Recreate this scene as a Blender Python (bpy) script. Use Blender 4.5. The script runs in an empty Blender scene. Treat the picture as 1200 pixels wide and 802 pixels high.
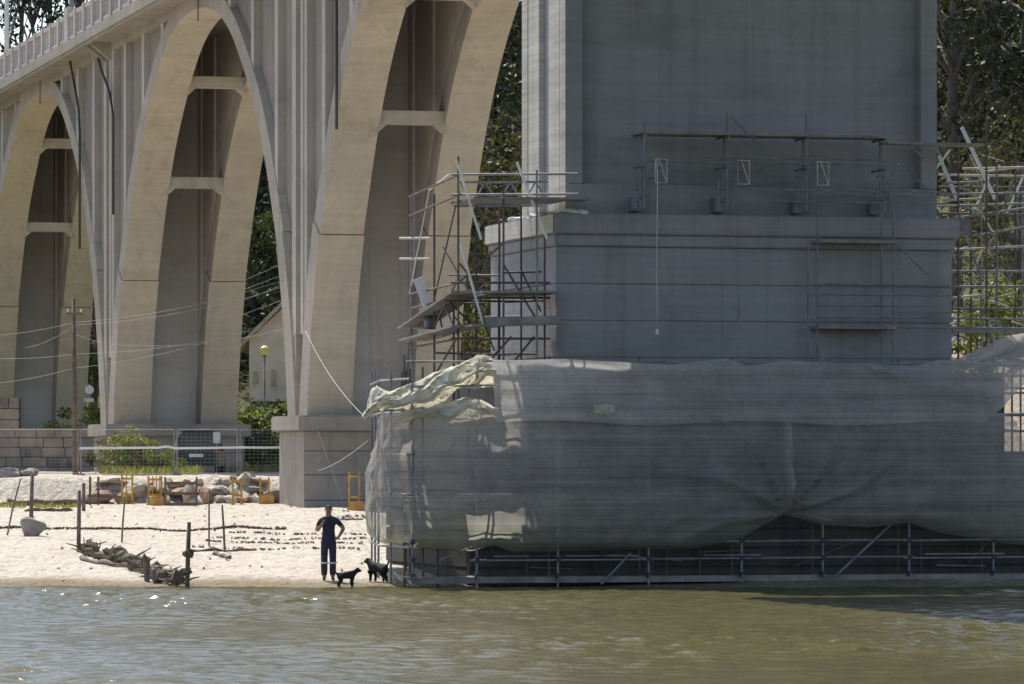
import bpy, bmesh, math, random
import numpy as np
from mathutils import Vector, Matrix, Quaternion
R = math.radians
random.seed(7)
scene = bpy.context.scene
C = scene.collection

# ---------------------------------------------------------------- camera
CAMZ = 2.86
cam_d = bpy.data.cameras.new('camera')
cam = bpy.data.objects.new('camera', cam_d)
C.objects.link(cam)
cam.location = (0, 0, CAMZ)
cam.rotation_euler = (R(90), 0, 0)
cam_d.sensor_width = 36.0
cam_d.lens = 162.0
cam_d.shift_y = 139.0 / 1200.0
cam_d.clip_start = 1.0
cam_d.clip_end = 6000.0
scene.camera = cam

# ---------------------------------------------------------------- sky and sun
SUN_EL = R(58)
SUN_AZ = R(23.5)          # degrees left of the view direction (+Y)
sun_dir = Vector((-math.sin(SUN_AZ) * math.cos(SUN_EL), math.cos(SUN_AZ) * math.cos(SUN_EL), math.sin(SUN_EL)))
world = bpy.data.worlds.new('World')
scene.world = world
world.use_nodes = True
wn = world.node_tree
sky = wn.nodes.new('ShaderNodeTexSky')
sky.sky_type = 'NISHITA'
sky.sun_disc = False
sky.sun_elevation = SUN_EL
sky.sun_rotation = -SUN_AZ
sky.air_density = 1.0
sky.dust_density = 1.5
bgn = wn.nodes['Background']
wn.links.new(sky.outputs[0], bgn.inputs[0])
bgn.inputs[1].default_value = 0.13
sun_d = bpy.data.lights.new('sun', 'SUN')
sun_d.energy = 4.3
sun_d.angle = R(0.53)
sun_d.color = (1.0, 0.94, 0.84)
sun = bpy.data.objects.new('sun', sun_d)
C.objects.link(sun)
sun.rotation_euler = sun_dir.to_track_quat('Z', 'Y').to_euler()
sun.location = (-40, 60, 80)
scene.view_settings.view_transform = 'Standard'
scene.view_settings.look = 'None'
scene.view_settings.gamma = 1.0
scene.view_settings.exposure = 0.52
scene.cycles.max_bounces = 8
scene.cycles.transparent_max_bounces = 16
scene.cycles.sample_clamp_indirect = 6.0

# ---------------------------------------------------------------- material helpers
def newmat(name):
    m = bpy.data.materials.new(name)
    m.use_nodes = True
    nt = m.node_tree
    b = nt.nodes['Principled BSDF']
    return m, nt, b

def N(nt, typ, **kw):
    n = nt.nodes.new(typ)
    for k, v in kw.items():
        setattr(n, k, v)
    return n

def noise(nt, vec, scale, detail=4, rough=0.55):
    n = N(nt, 'ShaderNodeTexNoise')
    n.inputs['Scale'].default_value = scale
    n.inputs['Detail'].default_value = detail
    n.inputs['Roughness'].default_value = rough
    if vec is not None:
        nt.links.new(vec, n.inputs['Vector'])
    return n.outputs['Fac']

def mapped(nt, src, sc, rot=(0, 0, 0)):
    m = N(nt, 'ShaderNodeMapping')
    m.inputs['Scale'].default_value = sc
    m.inputs['Rotation'].default_value = rot
    nt.links.new(src, m.inputs['Vector'])
    return m.outputs['Vector']

def ramp(nt, fac, stops):
    r = N(nt, 'ShaderNodeValToRGB')
    cr = r.color_ramp
    while len(cr.elements) < len(stops):
        cr.elements.new(0.5)
    for e, (p, c) in zip(cr.elements, stops):
        e.position = p
        e.color = (*c, 1) if len(c) == 3 else c
    nt.links.new(fac, r.inputs['Fac'])
    return r.outputs['Color']

def mixc(nt, fac, a, b, mode='MIX'):
    m = N(nt, 'ShaderNodeMix', data_type='RGBA', blend_type=mode)
    if isinstance(fac, (int, float)):
        m.inputs[0].default_value = fac
    else:
        nt.links.new(fac, m.inputs[0])
    for s, v in ((6, a), (7, b)):
        if isinstance(v, tuple):
            m.inputs[s].default_value = (*v, 1) if len(v) == 3 else v
        else:
            nt.links.new(v, m.inputs[s])
    return m.outputs[2]

def bump(nt, b, h, strength, dist):
    n = N(nt, 'ShaderNodeBump')
    n.inputs['Strength'].default_value = strength
    n.inputs['Distance'].default_value = dist
    nt.links.new(h, n.inputs['Height'])
    nt.links.new(n.outputs['Normal'], b.inputs['Normal'])

def pos(nt):
    return N(nt, 'ShaderNodeNewGeometry').outputs['Position']

def tint(c, k):
    return tuple(min(1, x * k) for x in c)

def concrete(name, col, var=0.22, streak=0.25, board=0.1, rough=0.9, stain_tint=(0.16, 0.14, 0.12)):
    m, nt, b = newmat(name)
    p = pos(nt)
    big = noise(nt, p, 0.35, 5, 0.6)
    c1 = ramp(nt, big, [(0.25, tint(col, 1 - var)), (0.75, tint(col, 1 + var * 0.6))])
    st = noise(nt, mapped(nt, p, (2.2, 2.2, 0.09)), 1.0, 5, 0.65)
    sf = ramp(nt, st, [(0.5, (0, 0, 0)), (0.78, (streak, streak, streak))])
    c2 = mixc(nt, sf, c1, stain_tint)
    bd = noise(nt, mapped(nt, p, (0.25, 0.25, 6.0)), 1.0, 3, 0.6)
    bf = ramp(nt, bd, [(0.3, (1 - board,) * 3), (0.7, (1 + 0 * board,) * 3)])
    c3 = mixc(nt, 1.0, c2, bf, 'MULTIPLY')
    pt = noise(nt, mapped(nt, p, (0.9, 0.9, 1.6)), 0.5, 6, 0.7)
    c3 = mixc(nt, 1.0, c3, ramp(nt, pt, [(0.36, (0.89, 0.885, 0.875)), (0.47, (1, 1, 1)), (0.6, (1, 1, 1)), (0.7, (0.94, 0.935, 0.925))]), 'MULTIPLY')
    dr = noise(nt, mapped(nt, p, (5.0, 5.0, 0.05)), 1.0, 4, 0.7)
    c3 = mixc(nt, ramp(nt, dr, [(0.6, (0, 0, 0)), (0.72, (streak * 0.7,) * 3)]), c3, stain_tint)
    fine = noise(nt, p, 9.0, 6, 0.7)
    ff = ramp(nt, fine, [(0.3, (0.9, 0.9, 0.9)), (0.7, (1, 1, 1))])
    c4 = mixc(nt, 1.0, c3, ff, 'MULTIPLY')
    nt.links.new(c4, b.inputs['Base Color'])
    b.inputs['Roughness'].default_value = rough
    b.inputs['Specular IOR Level'].default_value = 0.25
    bump(nt, b, bd, 0.35, 0.02)
    return m

def plain(name, col, rough=0.6, metal=0.0, var=0.15, scale=3.0, bumpk=0.0):
    m, nt, b = newmat(name)
    p = pos(nt)
    f = noise(nt, p, scale, 4, 0.6)
    nt.links.new(ramp(nt, f, [(0.3, tint(col, 1 - var)), (0.7, tint(col, 1 + var))]), b.inputs['Base Color'])
    b.inputs['Roughness'].default_value = rough
    b.inputs['Metallic'].default_value = metal
    if bumpk:
        bump(nt, b, noise(nt, p, scale * 6, 4, 0.6), bumpk, 0.02)
    return m

def leafmat(name, dark, mid, light, trans=0.45):
    m, nt, b = newmat(name)
    g = N(nt, 'ShaderNodeNewGeometry')
    col = ramp(nt, g.outputs['Random Per Island'], [(0.0, dark), (0.55, mid), (1.0, light)])
    nt.nodes.remove(b)
    d = N(nt, 'ShaderNodeBsdfDiffuse')
    t = N(nt, 'ShaderNodeBsdfTranslucent')
    gl = N(nt, 'ShaderNodeBsdfGlossy')
    gl.inputs['Roughness'].default_value = 0.45
    gl.inputs['Color'].default_value = (0.5, 0.55, 0.5, 1)
    mx = N(nt, 'ShaderNodeMixShader')
    mx.inputs[0].default_value = trans
    mx2 = N(nt, 'ShaderNodeMixShader')
    mx2.inputs[0].default_value = 0.05
    nt.links.new(col, d.inputs['Color'])
    tc = mixc(nt, 1.0, col, (1.0, 1.0, 0.55), 'MULTIPLY')
    nt.links.new(tc, t.inputs['Color'])
    nt.links.new(d.outputs[0], mx.inputs[1])
    nt.links.new(t.outputs[0], mx.inputs[2])
    nt.links.new(mx.outputs[0], mx2.inputs[1])
    nt.links.new(gl.outputs[0], mx2.inputs[2])
    nt.links.new(mx2.outputs[0], nt.nodes['Material Output'].inputs['Surface'])
    return m

def netmat(name, col, alpha, warm=0.0, stain_tint=False):
    m, nt, b = newmat(name)
    nt.nodes.remove(b)
    p = pos(nt)
    f = noise(nt, p, 0.9, 4, 0.6)
    c = ramp(nt, f, [(0.3, tint(col, 0.8)), (0.7, tint(col, 1.15))])
    w = noise(nt, mapped(nt, p, (9, 9, 9)), 1.0, 5, 0.7)
    c2 = mixc(nt, 0.3, c, ramp(nt, w, [(0.35, tint(col, 0.65)), (0.65, tint(col, 1.2))]))
    if stain_tint:   # greener towards the bottom of the net
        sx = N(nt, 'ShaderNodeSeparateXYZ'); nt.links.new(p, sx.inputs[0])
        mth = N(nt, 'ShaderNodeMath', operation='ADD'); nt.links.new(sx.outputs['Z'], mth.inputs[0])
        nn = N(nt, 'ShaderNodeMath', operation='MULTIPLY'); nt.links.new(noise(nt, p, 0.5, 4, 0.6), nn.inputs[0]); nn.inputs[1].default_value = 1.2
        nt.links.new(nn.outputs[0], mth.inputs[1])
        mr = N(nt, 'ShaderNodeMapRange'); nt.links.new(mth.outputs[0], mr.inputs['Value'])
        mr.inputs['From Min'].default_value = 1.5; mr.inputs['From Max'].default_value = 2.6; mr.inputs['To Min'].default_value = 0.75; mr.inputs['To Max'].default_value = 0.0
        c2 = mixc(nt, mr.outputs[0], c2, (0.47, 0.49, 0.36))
    d = N(nt, 'ShaderNodeBsdfDiffuse')
    t = N(nt, 'ShaderNodeBsdfTranslucent')
    tr = N(nt, 'ShaderNodeBsdfTransparent')
    nt.links.new(c2, d.inputs['Color'])
    nt.links.new(c2, t.inputs['Color'])
    mx = N(nt, 'ShaderNodeMixShader')
    mx.inputs[0].default_value = 0.5
    nt.links.new(d.outputs[0], mx.inputs[1])
    nt.links.new(t.outputs[0], mx.inputs[2])
    bands = noise(nt, mapped(nt, p, (0.12, 0.12, 7.0)), 1.0, 3, 0.7)
    fine_ = noise(nt, mapped(nt, p, (0.3, 0.3, 28.0)), 1.0, 2, 0.6)
    ad = N(nt, 'ShaderNodeMath', operation='MULTIPLY_ADD')
    nt.links.new(bands, ad.inputs[0]); ad.inputs[1].default_value = 0.6
    a2 = N(nt, 'ShaderNodeMath', operation='MULTIPLY_ADD')
    nt.links.new(fine_, a2.inputs[0]); a2.inputs[1].default_value = 0.35
    a3 = N(nt, 'ShaderNodeMath', operation='MULTIPLY'); nt.links.new(noise(nt, p, 1.3, 3, 0.6), a3.inputs[0]); a3.inputs[1].default_value = 0.3
    nt.links.new(a3.outputs[0], a2.inputs[2]); nt.links.new(a2.outputs[0], ad.inputs[2])
    af = ramp(nt, ad.outputs[0], [(0.46, (alpha - 0.17,) * 3), (0.78, (min(1, alpha + 0.2),) * 3)])
    mx2 = N(nt, 'ShaderNodeMixShader')
    nt.links.new(af, mx2.inputs[0])
    nt.links.new(tr.outputs[0], mx2.inputs[1])
    nt.links.new(mx.outputs[0], mx2.inputs[2])
    nt.links.new(mx2.outputs[0], nt.nodes['Material Output'].inputs['Surface'])
    return m

M = {}
M['rib'] = concrete('bounce lit rib concrete', (0.57, 0.495, 0.38), 0.12, 0.3, 0.12)  # warm bounce light put into the soffit colour; rib side faces are greyer
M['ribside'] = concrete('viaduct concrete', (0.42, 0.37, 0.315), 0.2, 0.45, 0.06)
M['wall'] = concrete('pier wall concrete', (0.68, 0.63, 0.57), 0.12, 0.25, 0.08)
M['panel'] = concrete('shade toned spandrel concrete', (0.30, 0.265, 0.23), 0.2, 0.5, 0.08)  # deck shade put into the panel colour; pilasters below get a lighter mix
M['pilas'] = concrete('pilaster concrete', (0.50, 0.455, 0.40), 0.15, 0.3, 0.06)
M['deck'] = concrete('deck concrete', (0.40, 0.355, 0.30), 0.2, 0.4, 0.1)
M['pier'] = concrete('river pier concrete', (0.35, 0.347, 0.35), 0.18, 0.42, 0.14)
M['balus'] = concrete('balustrade concrete', (0.56, 0.51, 0.47), 0.2, 0.4, 0.1)
M['pierlit'] = concrete('sunlit river pier side concrete', (0.69, 0.645, 0.57), 0.18, 0.35, 0.3)  # sunlight on the left side put into a lighter copy of the pier colour
M['foot'] = concrete('stained footing concrete', (0.13, 0.12, 0.11), 0.35, 0.6, 0.35, stain_tint=(0.05, 0.05, 0.045))
M['groove'] = plain('dark joint', (0.09, 0.085, 0.08), 0.95)
M['steel'] = plain('galvanised scaffold tube', (0.24, 0.24, 0.25), 0.55, 0.2, 0.35, 2.5)
M['rust'] = plain('rusty scaffold tube', (0.15, 0.125, 0.11), 0.75, 0.2, 0.4, 3)
M['pale'] = plain('pale aluminium', (0.72, 0.71, 0.68), 0.45, 0.1, 0.12, 3)
M['board'] = plain('grey scaffold board', (0.25, 0.235, 0.22), 0.85, 0, 0.35, 2.5, 0.3)
M['warmtube'] = plain('sunlit and pale tube', (0.46, 0.41, 0.35), 0.6, 0.0, 0.3, 3)  # sunlight on the right tower tubes put into the tone; bracket frames share it
M['bracket'] = plain('dull blue bracket paint', (0.20, 0.205, 0.215), 0.6, 0.1, 0.3, 3)
M['pipe'] = plain('dark drain pipe', (0.05, 0.05, 0.06), 0.6)
M['wood'] = plain('weathered wood', (0.16, 0.12, 0.09), 0.9, 0, 0.35, 4, 0.5)
M['drift'] = plain('grey driftwood', (0.17, 0.14, 0.11), 0.95, 0, 0.45, 5, 0.6)
M['weed'] = plain('dried seaweed', (0.13, 0.105, 0.07), 0.95, 0, 0.5, 6)
M['stone'] = plain('granite block', (0.36, 0.30, 0.245), 0.9, 0, 0.3, 1.6, 0.5)
M['stoneb'] = plain('grey granite block', (0.26, 0.23, 0.205), 0.9, 0, 0.4, 1.6, 0.7)
M['stonep'] = plain('pale sandy rubble', (0.48, 0.43, 0.36), 0.95, 0, 0.3, 2, 0.6)
M['stonec'] = plain('reddish rubble', (0.33, 0.22, 0.16), 0.95, 0, 0.3, 2, 0.5)
M['yellow'] = plain('ochre yellow barrier paint', (0.52, 0.32, 0.07), 0.7, 0, 0.35, 5)
M['orange'] = plain('orange plastic block', (0.55, 0.28, 0.08), 0.6, 0, 0.25, 4)
M['white'] = plain('white paint', (0.78, 0.77, 0.74), 0.6, 0, 0.06, 2)
M['tape'] = plain('white barrier tape', (0.8, 0.79, 0.77), 0.5, 0, 0.08, 2)
M['render'] = plain('cream house render', (0.88, 0.72, 0.57), 0.9, 0, 0.12, 1.2)
M['rooft'] = plain('pale clay roof tile', (0.58, 0.47, 0.34), 0.9, 0, 0.25, 2.0)
M['darkglass'] = plain('dark glass', (0.03, 0.035, 0.04), 0.1)
M['carpaint'] = plain('dark car paint', (0.03, 0.032, 0.037), 0.25)
M['tyre'] = plain('black rubber', (0.025, 0.025, 0.025), 0.8)
M['red'] = plain('red lamp lens', (0.35, 0.03, 0.02), 0.3)
M['globe'] = plain('yellow lamp globe', (0.75, 0.66, 0.2), 0.3)
M['navy'] = plain('navy work cloth', (0.033, 0.036, 0.068), 0.85, 0, 0.35, 14)
M['skin'] = plain('tanned skin', (0.36, 0.21, 0.14), 0.6, 0, 0.1, 10)
M['hair'] = plain('dark cropped hair', (0.02, 0.016, 0.013), 0.8)
M['boot'] = plain('brown boot leather', (0.11, 0.07, 0.045), 0.7)
M['reflect'] = plain('reflective band', (0.7, 0.7, 0.7), 0.4)
M['fur'] = plain('black fur', (0.014, 0.013, 0.013), 0.85, 0, 0.4, 20)
M['furw'] = plain('white fur', (0.6, 0.57, 0.52), 0.85, 0, 0.2, 20)
M['rope'] = plain('pale rope', (0.6, 0.58, 0.53), 0.8)
M['wire'] = plain('overhead wire', (0.45, 0.44, 0.43), 0.5)
M['bark'] = plain('bark', (0.13, 0.11, 0.09), 0.95, 0, 0.35, 3, 0.6)
M['barkp'] = plain('pale bark', (0.30, 0.27, 0.23), 0.95, 0, 0.35, 3, 0.6)
M['leafd'] = leafmat('dark foliage', (0.012, 0.017, 0.009), (0.026, 0.034, 0.016), (0.06, 0.066, 0.03), 0.16)
M['leafm'] = leafmat('mid foliage', (0.03, 0.045, 0.012), (0.06, 0.085, 0.02), (0.15, 0.17, 0.04), 0.4)
M['leafl'] = leafmat('bright foliage', (0.07, 0.09, 0.02), (0.14, 0.17, 0.035), (0.26, 0.27, 0.07), 0.5)
M['leafo'] = leafmat('olive foliage', (0.035, 0.038, 0.016), (0.07, 0.07, 0.028), (0.15, 0.13, 0.055), 0.3)
M['grass'] = leafmat('dry grass', (0.11, 0.12, 0.04), (0.22, 0.22, 0.07), (0.36, 0.33, 0.14), 0.5)
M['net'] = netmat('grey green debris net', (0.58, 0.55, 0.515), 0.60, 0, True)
M['netup'] = netmat('grey debris net', (0.64, 0.62, 0.59), 0.66)
M['netcream'] = netmat('cream bundled net', (0.86, 0.83, 0.73), 0.97)

# ground: colour zones carried in a colour attribute (what the ground is made of)
m, nt, b = newmat('beach and ground')
p = pos(nt)
at_ = N(nt, 'ShaderNodeVertexColor', layer_name='zone')
f1 = noise(nt, p, 0.8, 6, 0.65)
f2 = noise(nt, mapped(nt, p, (1, 0.35, 1)), 5.0, 5, 0.7)
v1 = ramp(nt, f1, [(0.3, (0.84, 0.83, 0.81)), (0.7, (1, 1, 1))])
v2 = ramp(nt, f2, [(0.3, (0.55, 0.52, 0.47)), (0.56, (1, 1, 1))])
c = mixc(nt, 1.0, at_.outputs['Color'], v1, 'MULTIPLY')
c = mixc(nt, 0.8, c, v2, 'MULTIPLY')
nt.links.new(c, b.inputs['Base Color'])
b.inputs['Roughness'].default_value = 0.95
b.inputs['Specular IOR Level'].default_value = 0.2
f3 = noise(nt, mapped(nt, p, (1, 0.5, 1)), 2.2, 3, 0.6)
mm = N(nt, 'ShaderNodeMath', operation='ADD'); nt.links.new(f2, mm.inputs[0]); nt.links.new(f3, mm.inputs[1])
f4 = noise(nt, mapped(nt, p, (1, 0.4, 1)), 11.0, 4, 0.75)
c = mixc(nt, 0.7, c, ramp(nt, f4, [(0.34, (0.5, 0.46, 0.4)), (0.5, (1, 1, 1))]), 'MULTIPLY')
nt.links.new(c, b.inputs['Base Color'])
bump(nt, b, mm.outputs[0], 1.0, 0.16)
M['ground'] = m

# water
m, nt, b = newmat('river water')
p = pos(nt)
f = noise(nt, mapped(nt, p, (0.12, 0.05, 1)), 1.0, 4, 0.6)
nt.links.new(ramp(nt, f, [(0.3, (0.076, 0.07, 0.028)), (0.7, (0.12, 0.108, 0.048))]), b.inputs['Base Color'])
b.inputs['Roughness'].default_value = 0.11
b.inputs['IOR'].default_value = 1.33
bump(nt, b, noise(nt, mapped(nt, p, (7, 9, 1)), 1.0, 4, 0.65), 0.3, 0.05)
M['water'] = m

# ---------------------------------------------------------------- geometry helpers
def link(o, parent=None):
    C.objects.link(o)
    if parent is not None:
        o.parent = parent
    return o

def tag(o, label, cat, group=None):
    o['label'] = label
    o['category'] = cat
    if group:
        o['group'] = group
    return o

def thing(name, label, cat, loc=(0, 0, 0), rz=0.0, group=None):
    o = bpy.data.objects.new(name, None)
    o.empty_display_size = 0.2
    o.location = loc
    o.rotation_euler = (0, 0, rz)
    link(o)
    return tag(o, label, cat, group)

def mesh(name, verts, faces, mat, parent=None, smooth=False):
    me = bpy.data.meshes.new(name)
    me.from_pydata([tuple(v) for v in verts], [], [tuple(f) for f in faces])
    me.update()
    me.materials.append(M[mat] if isinstance(mat, str) else mat)
    if smooth:
        me.shade_smooth()
    o = bpy.data.objects.new(name, me)
    return link(o, parent)

BOXF = [(0, 3, 2, 1), (4, 5, 6, 7), (0, 1, 5, 4), (1, 2, 6, 5), (2, 3, 7, 6), (3, 0, 4, 7)]
def hexa(name, bot, top, mat, parent=None, bev=0.0):
    """eight corners: four of the bottom, four of the top"""
    o = mesh(name, list(bot) + list(top), BOXF, mat, parent)
    if bev:
        bm = bmesh.new(); bm.from_mesh(o.data)
        bmesh.ops.bevel(bm, geom=list(bm.edges), offset=bev, segments=2, affect='EDGES')
        bm.to_mesh(o.data); bm.free()
    return o

def box(name, x0, x1, y0, y1, z0, z1, mat, parent=None, bev=0.0):
    return hexa(name, [(x0, y0, z0), (x1, y0, z0), (x1, y1, z0), (x0, y1, z0)],
                [(x0, y0, z1), (x1, y0, z1), (x1, y1, z1), (x0, y1, z1)], mat, parent, bev)

_unit = {}
def unit_cyl(mat, n=8):
    k = ('c', mat, n)
    if k not in _unit:
        v = []; f = []
        for z in (0, 1):
            for i in range(n):
                a = 2 * math.pi * i / n
                v.append((math.cos(a), math.sin(a), z))
        for i in range(n):
            j = (i + 1) % n
            f.append((i, j, n + j, n + i))
        f.append(tuple(range(n - 1, -1, -1))); f.append(tuple(range(n, 2 * n)))
        me = bpy.data.meshes.new('tube_' + mat)
        me.from_pydata(v, [], f); me.update()
        me.materials.append(M[mat])
        _unit[k] = me
    return _unit[k]

def tube(name, p, q, r, mat, parent=None, n=8):
    p = Vector(p); q = Vector(q); d = q - p
    o = bpy.data.objects.new(name, unit_cyl(mat, n))
    o.location = p
    o.rotation_mode = 'QUATERNION'
    o.rotation_quaternion = d.to_track_quat('Z', 'Y')
    o.scale = (r, r, d.length)
    return link(o, parent)

def unit_box(mat):
    k = ('b', mat)
    if k not in _unit:
        me = bpy.data.meshes.new('bar_' + mat)
        me.from_pydata([(-.5, -.5, 0), (.5, -.5, 0), (.5, .5, 0), (-.5, .5, 0), (-.5, -.5, 1), (.5, -.5, 1), (.5, .5, 1), (-.5, .5, 1)], [], BOXF)
        me.update(); me.materials.append(M[mat]); _unit[k] = me
    return _unit[k]

def bar(name, p, q, w, h, mat, parent=None, up=(0, 0, 1)):
    """rectangular bar from p to q, w across, h along 'up'"""
    p = Vector(p); q = Vector(q); d = (q - p); L = d.length; z = d.normalized()
    upv = Vector(up)
    x = upv.cross(z)
    if x.length < 1e-4:
        x = Vector((1, 0, 0)).cross(z)
        if x.length < 1e-4:
            x = Vector((0, 1, 0))
    x.normalize(); y = z.cross(x)
    o = bpy.data.objects.new(name, unit_box(mat))
    o.location = p
    o.rotation_mode = 'QUATERNION'
    o.rotation_quaternion = Matrix((x, y, z)).transposed().to_quaternion()
    o.scale = (w, h, L)
    return link(o, parent)

def polytube(name, pts, r, mat, parent=None, n=6):
    """one swept tube along a polyline (hose, rope, wire, pipe)"""
    pts = [Vector(p) for p in pts]
    v = []; f = []
    for i, p in enumerate(pts):
        d = (pts[min(i + 1, len(pts) - 1)] - pts[max(i - 1, 0)]).normalized()
        ref = Vector((0, 0, 1)) if abs(d.z) < 0.95 else Vector((1, 0, 0))
        x = ref.cross(d).normalized(); y = d.cross(x)
        rr = r[i] if isinstance(r, (list, tuple)) else r
        for k in range(n):
            a = 2 * math.pi * k / n
            v.append(p + x * rr * math.cos(a) + y * rr * math.sin(a))
    for i in range(len(pts) - 1):
        for k in range(n):
            k2 = (k + 1) % n
            f.append((i * n + k, i * n + k2, (i + 1) * n + k2, (i + 1) * n + k))
    f.append(tuple(range(n - 1, -1, -1)))
    e = (len(pts) - 1) * n
    f.append(tuple(range(e, e + n)))
    return mesh(name, v, f, mat, parent, True)

def sag(p, q, d, n=14):
    p = Vector(p); q = Vector(q)
    return [p.lerp(q, i / n) - Vector((0, 0, d * 4 * (i / n) * (1 - i / n))) for i in range(n + 1)]

def lump(name, size, mat, parent=None, loc=(0, 0, 0), seed=0, rough=0.22, sub=2, rz=0.0):
    """an irregular rounded block: stone or clod"""
    bm = bmesh.new()
    bmesh.ops.create_icosphere(bm, subdivisions=sub, radius=0.5)
    rnd = random.Random(seed)
    ph = [(rnd.uniform(2, 6), rnd.uniform(0, 6), Vector((rnd.uniform(-1, 1), rnd.uniform(-1, 1), rnd.uniform(-1, 1)))) for _ in range(5)]
    for v in bm.verts:
        n = v.co.normalized()
        k = 1 + rough * sum(math.sin(a * n.dot(d) + b) for a, b, d in ph) / 2.5
        sq = max(abs(n.x), abs(n.y), abs(n.z))
        k *= 0.75 + 0.25 / sq
        v.co = Vector((n.x * k * size[0] / 2, n.y * k * size[1] / 2, n.z * k * size[2] / 2))
    me = bpy.data.meshes.new(name); bm.to_mesh(me); bm.free()
    me.materials.append(M[mat])
    o = bpy.data.objects.new(name, me)
    o.location = loc; o.rotation_euler = (0, 0, rz)
    return link(o, parent)

# ---------------------------------------------------------------- terrain
def sstep(a, b_, x):
    t = np.clip((x - a) / (b_ - a), 0, 1)
    return t * t * (3 - 2 * t)

def shore(X):
    return 104.6 + 0.45 * np.sin(X * 0.55 + 1.0) + 0.2 * np.sin(X * 1.7)

def ground(X, Y):
    X = np.asarray(X, float); Y = np.asarray(Y, float)
    d = Y - shore(X)
    h = np.interp(d, [-400, -30, -5, 0, 6, 16, 26, 43, 46, 90], [-4, -1.8, -0.3, 0.0, 0.3, 0.72, 1.15, 1.45, 1.5, 1.6])
    left = 1 - sstep(-3.0, 0.5, X)
    h = h + sstep(148.6, 150.6, Y) * 0.82 * left + (1 - left) * sstep(140, 175, Y) * 0.7
    h = h + sstep(196, 236, Y) * 3.2
    h = h + sstep(226, 335, Y) * np.clip(20 + 0.85 * (X + 32), 8, 80)
    rb = sstep(12.2, 15.5, X) * sstep(119, 134, Y)
    h = h + rb * 4.6 + sstep(13, 17, X) * sstep(150, 230, Y) * 14
    h = h + 0.03 * np.sin(X * 1.3 + Y * 0.7) * np.sin(Y * 0.9 - X * 0.4) * sstep(1, 6, d)
    h = h + 0.02 * np.sin(X * 4.1 + 1.7 * np.sin(Y * 1.1)) * np.sin(Y * 2.3 + X) * sstep(1, 6, d)
    return h

def gz(X, Y):
    return float(ground(X, Y))

def at(px, Y):
    return (px - 600.0) / 5400.0 * Y

def spot(px, Y, dz=0.0):
    X = at(px, Y)
    return (X, Y, gz(X, Y) + dz)

def level(py, Y):
    return CAMZ + (540.0 - py) * Y / 5400.0

xs = np.concatenate([[-1500, -600, -250, -120, -70, -50, -38], np.arange(-30, 32, 0.35), [36, 45, 60, 90, 150, 300, 700, 1500]])
ys = np.concatenate([[-900, -300, 0, 40, 70, 85], np.arange(92, 162, 0.35), np.arange(162, 345, 2.0), [360, 400, 500, 800, 1500, 3000]])
GX, GY = np.meshgrid(xs, ys)
GZ = ground(GX, GY)
nx, ny = len(xs), len(ys)
V = np.stack([GX.ravel(), GY.ravel(), GZ.ravel()], 1)
idx = np.arange(nx * ny).reshape(ny, nx)
F = np.stack([idx[:-1, :-1].ravel(), idx[:-1, 1:].ravel(), idx[1:, 1:].ravel(), idx[1:, :-1].ravel()], 1)
def grid_object(name, V, F, mat, parent=None, smooth=True):
    me = bpy.data.meshes.new(name)
    me.vertices.add(len(V)); me.vertices.foreach_set('co', V.astype(np.float32).ravel())
    k = F.shape[1]
    me.loops.add(F.size); me.loops.foreach_set('vertex_index', F.astype(np.int32).ravel())
    me.polygons.add(len(F))
    me.polygons.foreach_set('loop_start', np.arange(0, F.size, k, dtype=np.int32))
    me.polygons.foreach_set('loop_total', np.full(len(F), k, dtype=np.int32))
    if smooth:
        me.polygons.foreach_set('use_smooth', np.ones(len(F), dtype=bool))
    me.materials.append(M[mat])
    me.update(calc_edges=True); me.validate()
    o = bpy.data.objects.new(name, me)
    return link(o, parent)
go = grid_object('ground', V, F, 'ground')
go['kind'] = 'structure'
# zones: dry sand, wet sand, dirt and grass, forest floor
dsh = (GY - shore(GX)).ravel(); X_, Y_ = GX.ravel(), GY.ravel()
def lerp3(a, b_, t):
    return a + (b_ - a) * t[:, None]
col = np.tile(np.array([0.64, 0.59, 0.515]), (len(V), 1))
wet = 1 - sstep(0.8, 3.6, dsh + 0.4 * np.sin(X_ * 1.3))
col = lerp3(col, np.array([0.27, 0.225, 0.15]), wet)
gr = sstep(166, 178, Y_ + 3 * np.sin(X_ * 0.7)) * (1 - 0.0 * X_)
col = lerp3(col, np.array([0.50, 0.45, 0.36]), gr)
gr2 = sstep(196, 212, Y_)
col = lerp3(col, np.array([0.16, 0.18, 0.06]), gr2)
gr3 = sstep(222, 240, Y_)
col = lerp3(col, np.array([0.05, 0.055, 0.03]), gr3)
rbz = sstep(12.4, 13.4, X_) * sstep(118, 124, Y_)
col = lerp3(col, np.array([0.46, 0.40, 0.33]), rbz)
rbz = sstep(15.5, 17, X_) * sstep(133, 137, Y_)
col = lerp3(col, np.array([0.12, 0.14, 0.05]), rbz)
ca = go.data.color_attributes.new('zone', 'FLOAT_COLOR', 'POINT')
ca.data.foreach_set('color', np.concatenate([col, np.ones((len(V), 1))], 1).astype(np.float32).ravel())

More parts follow.
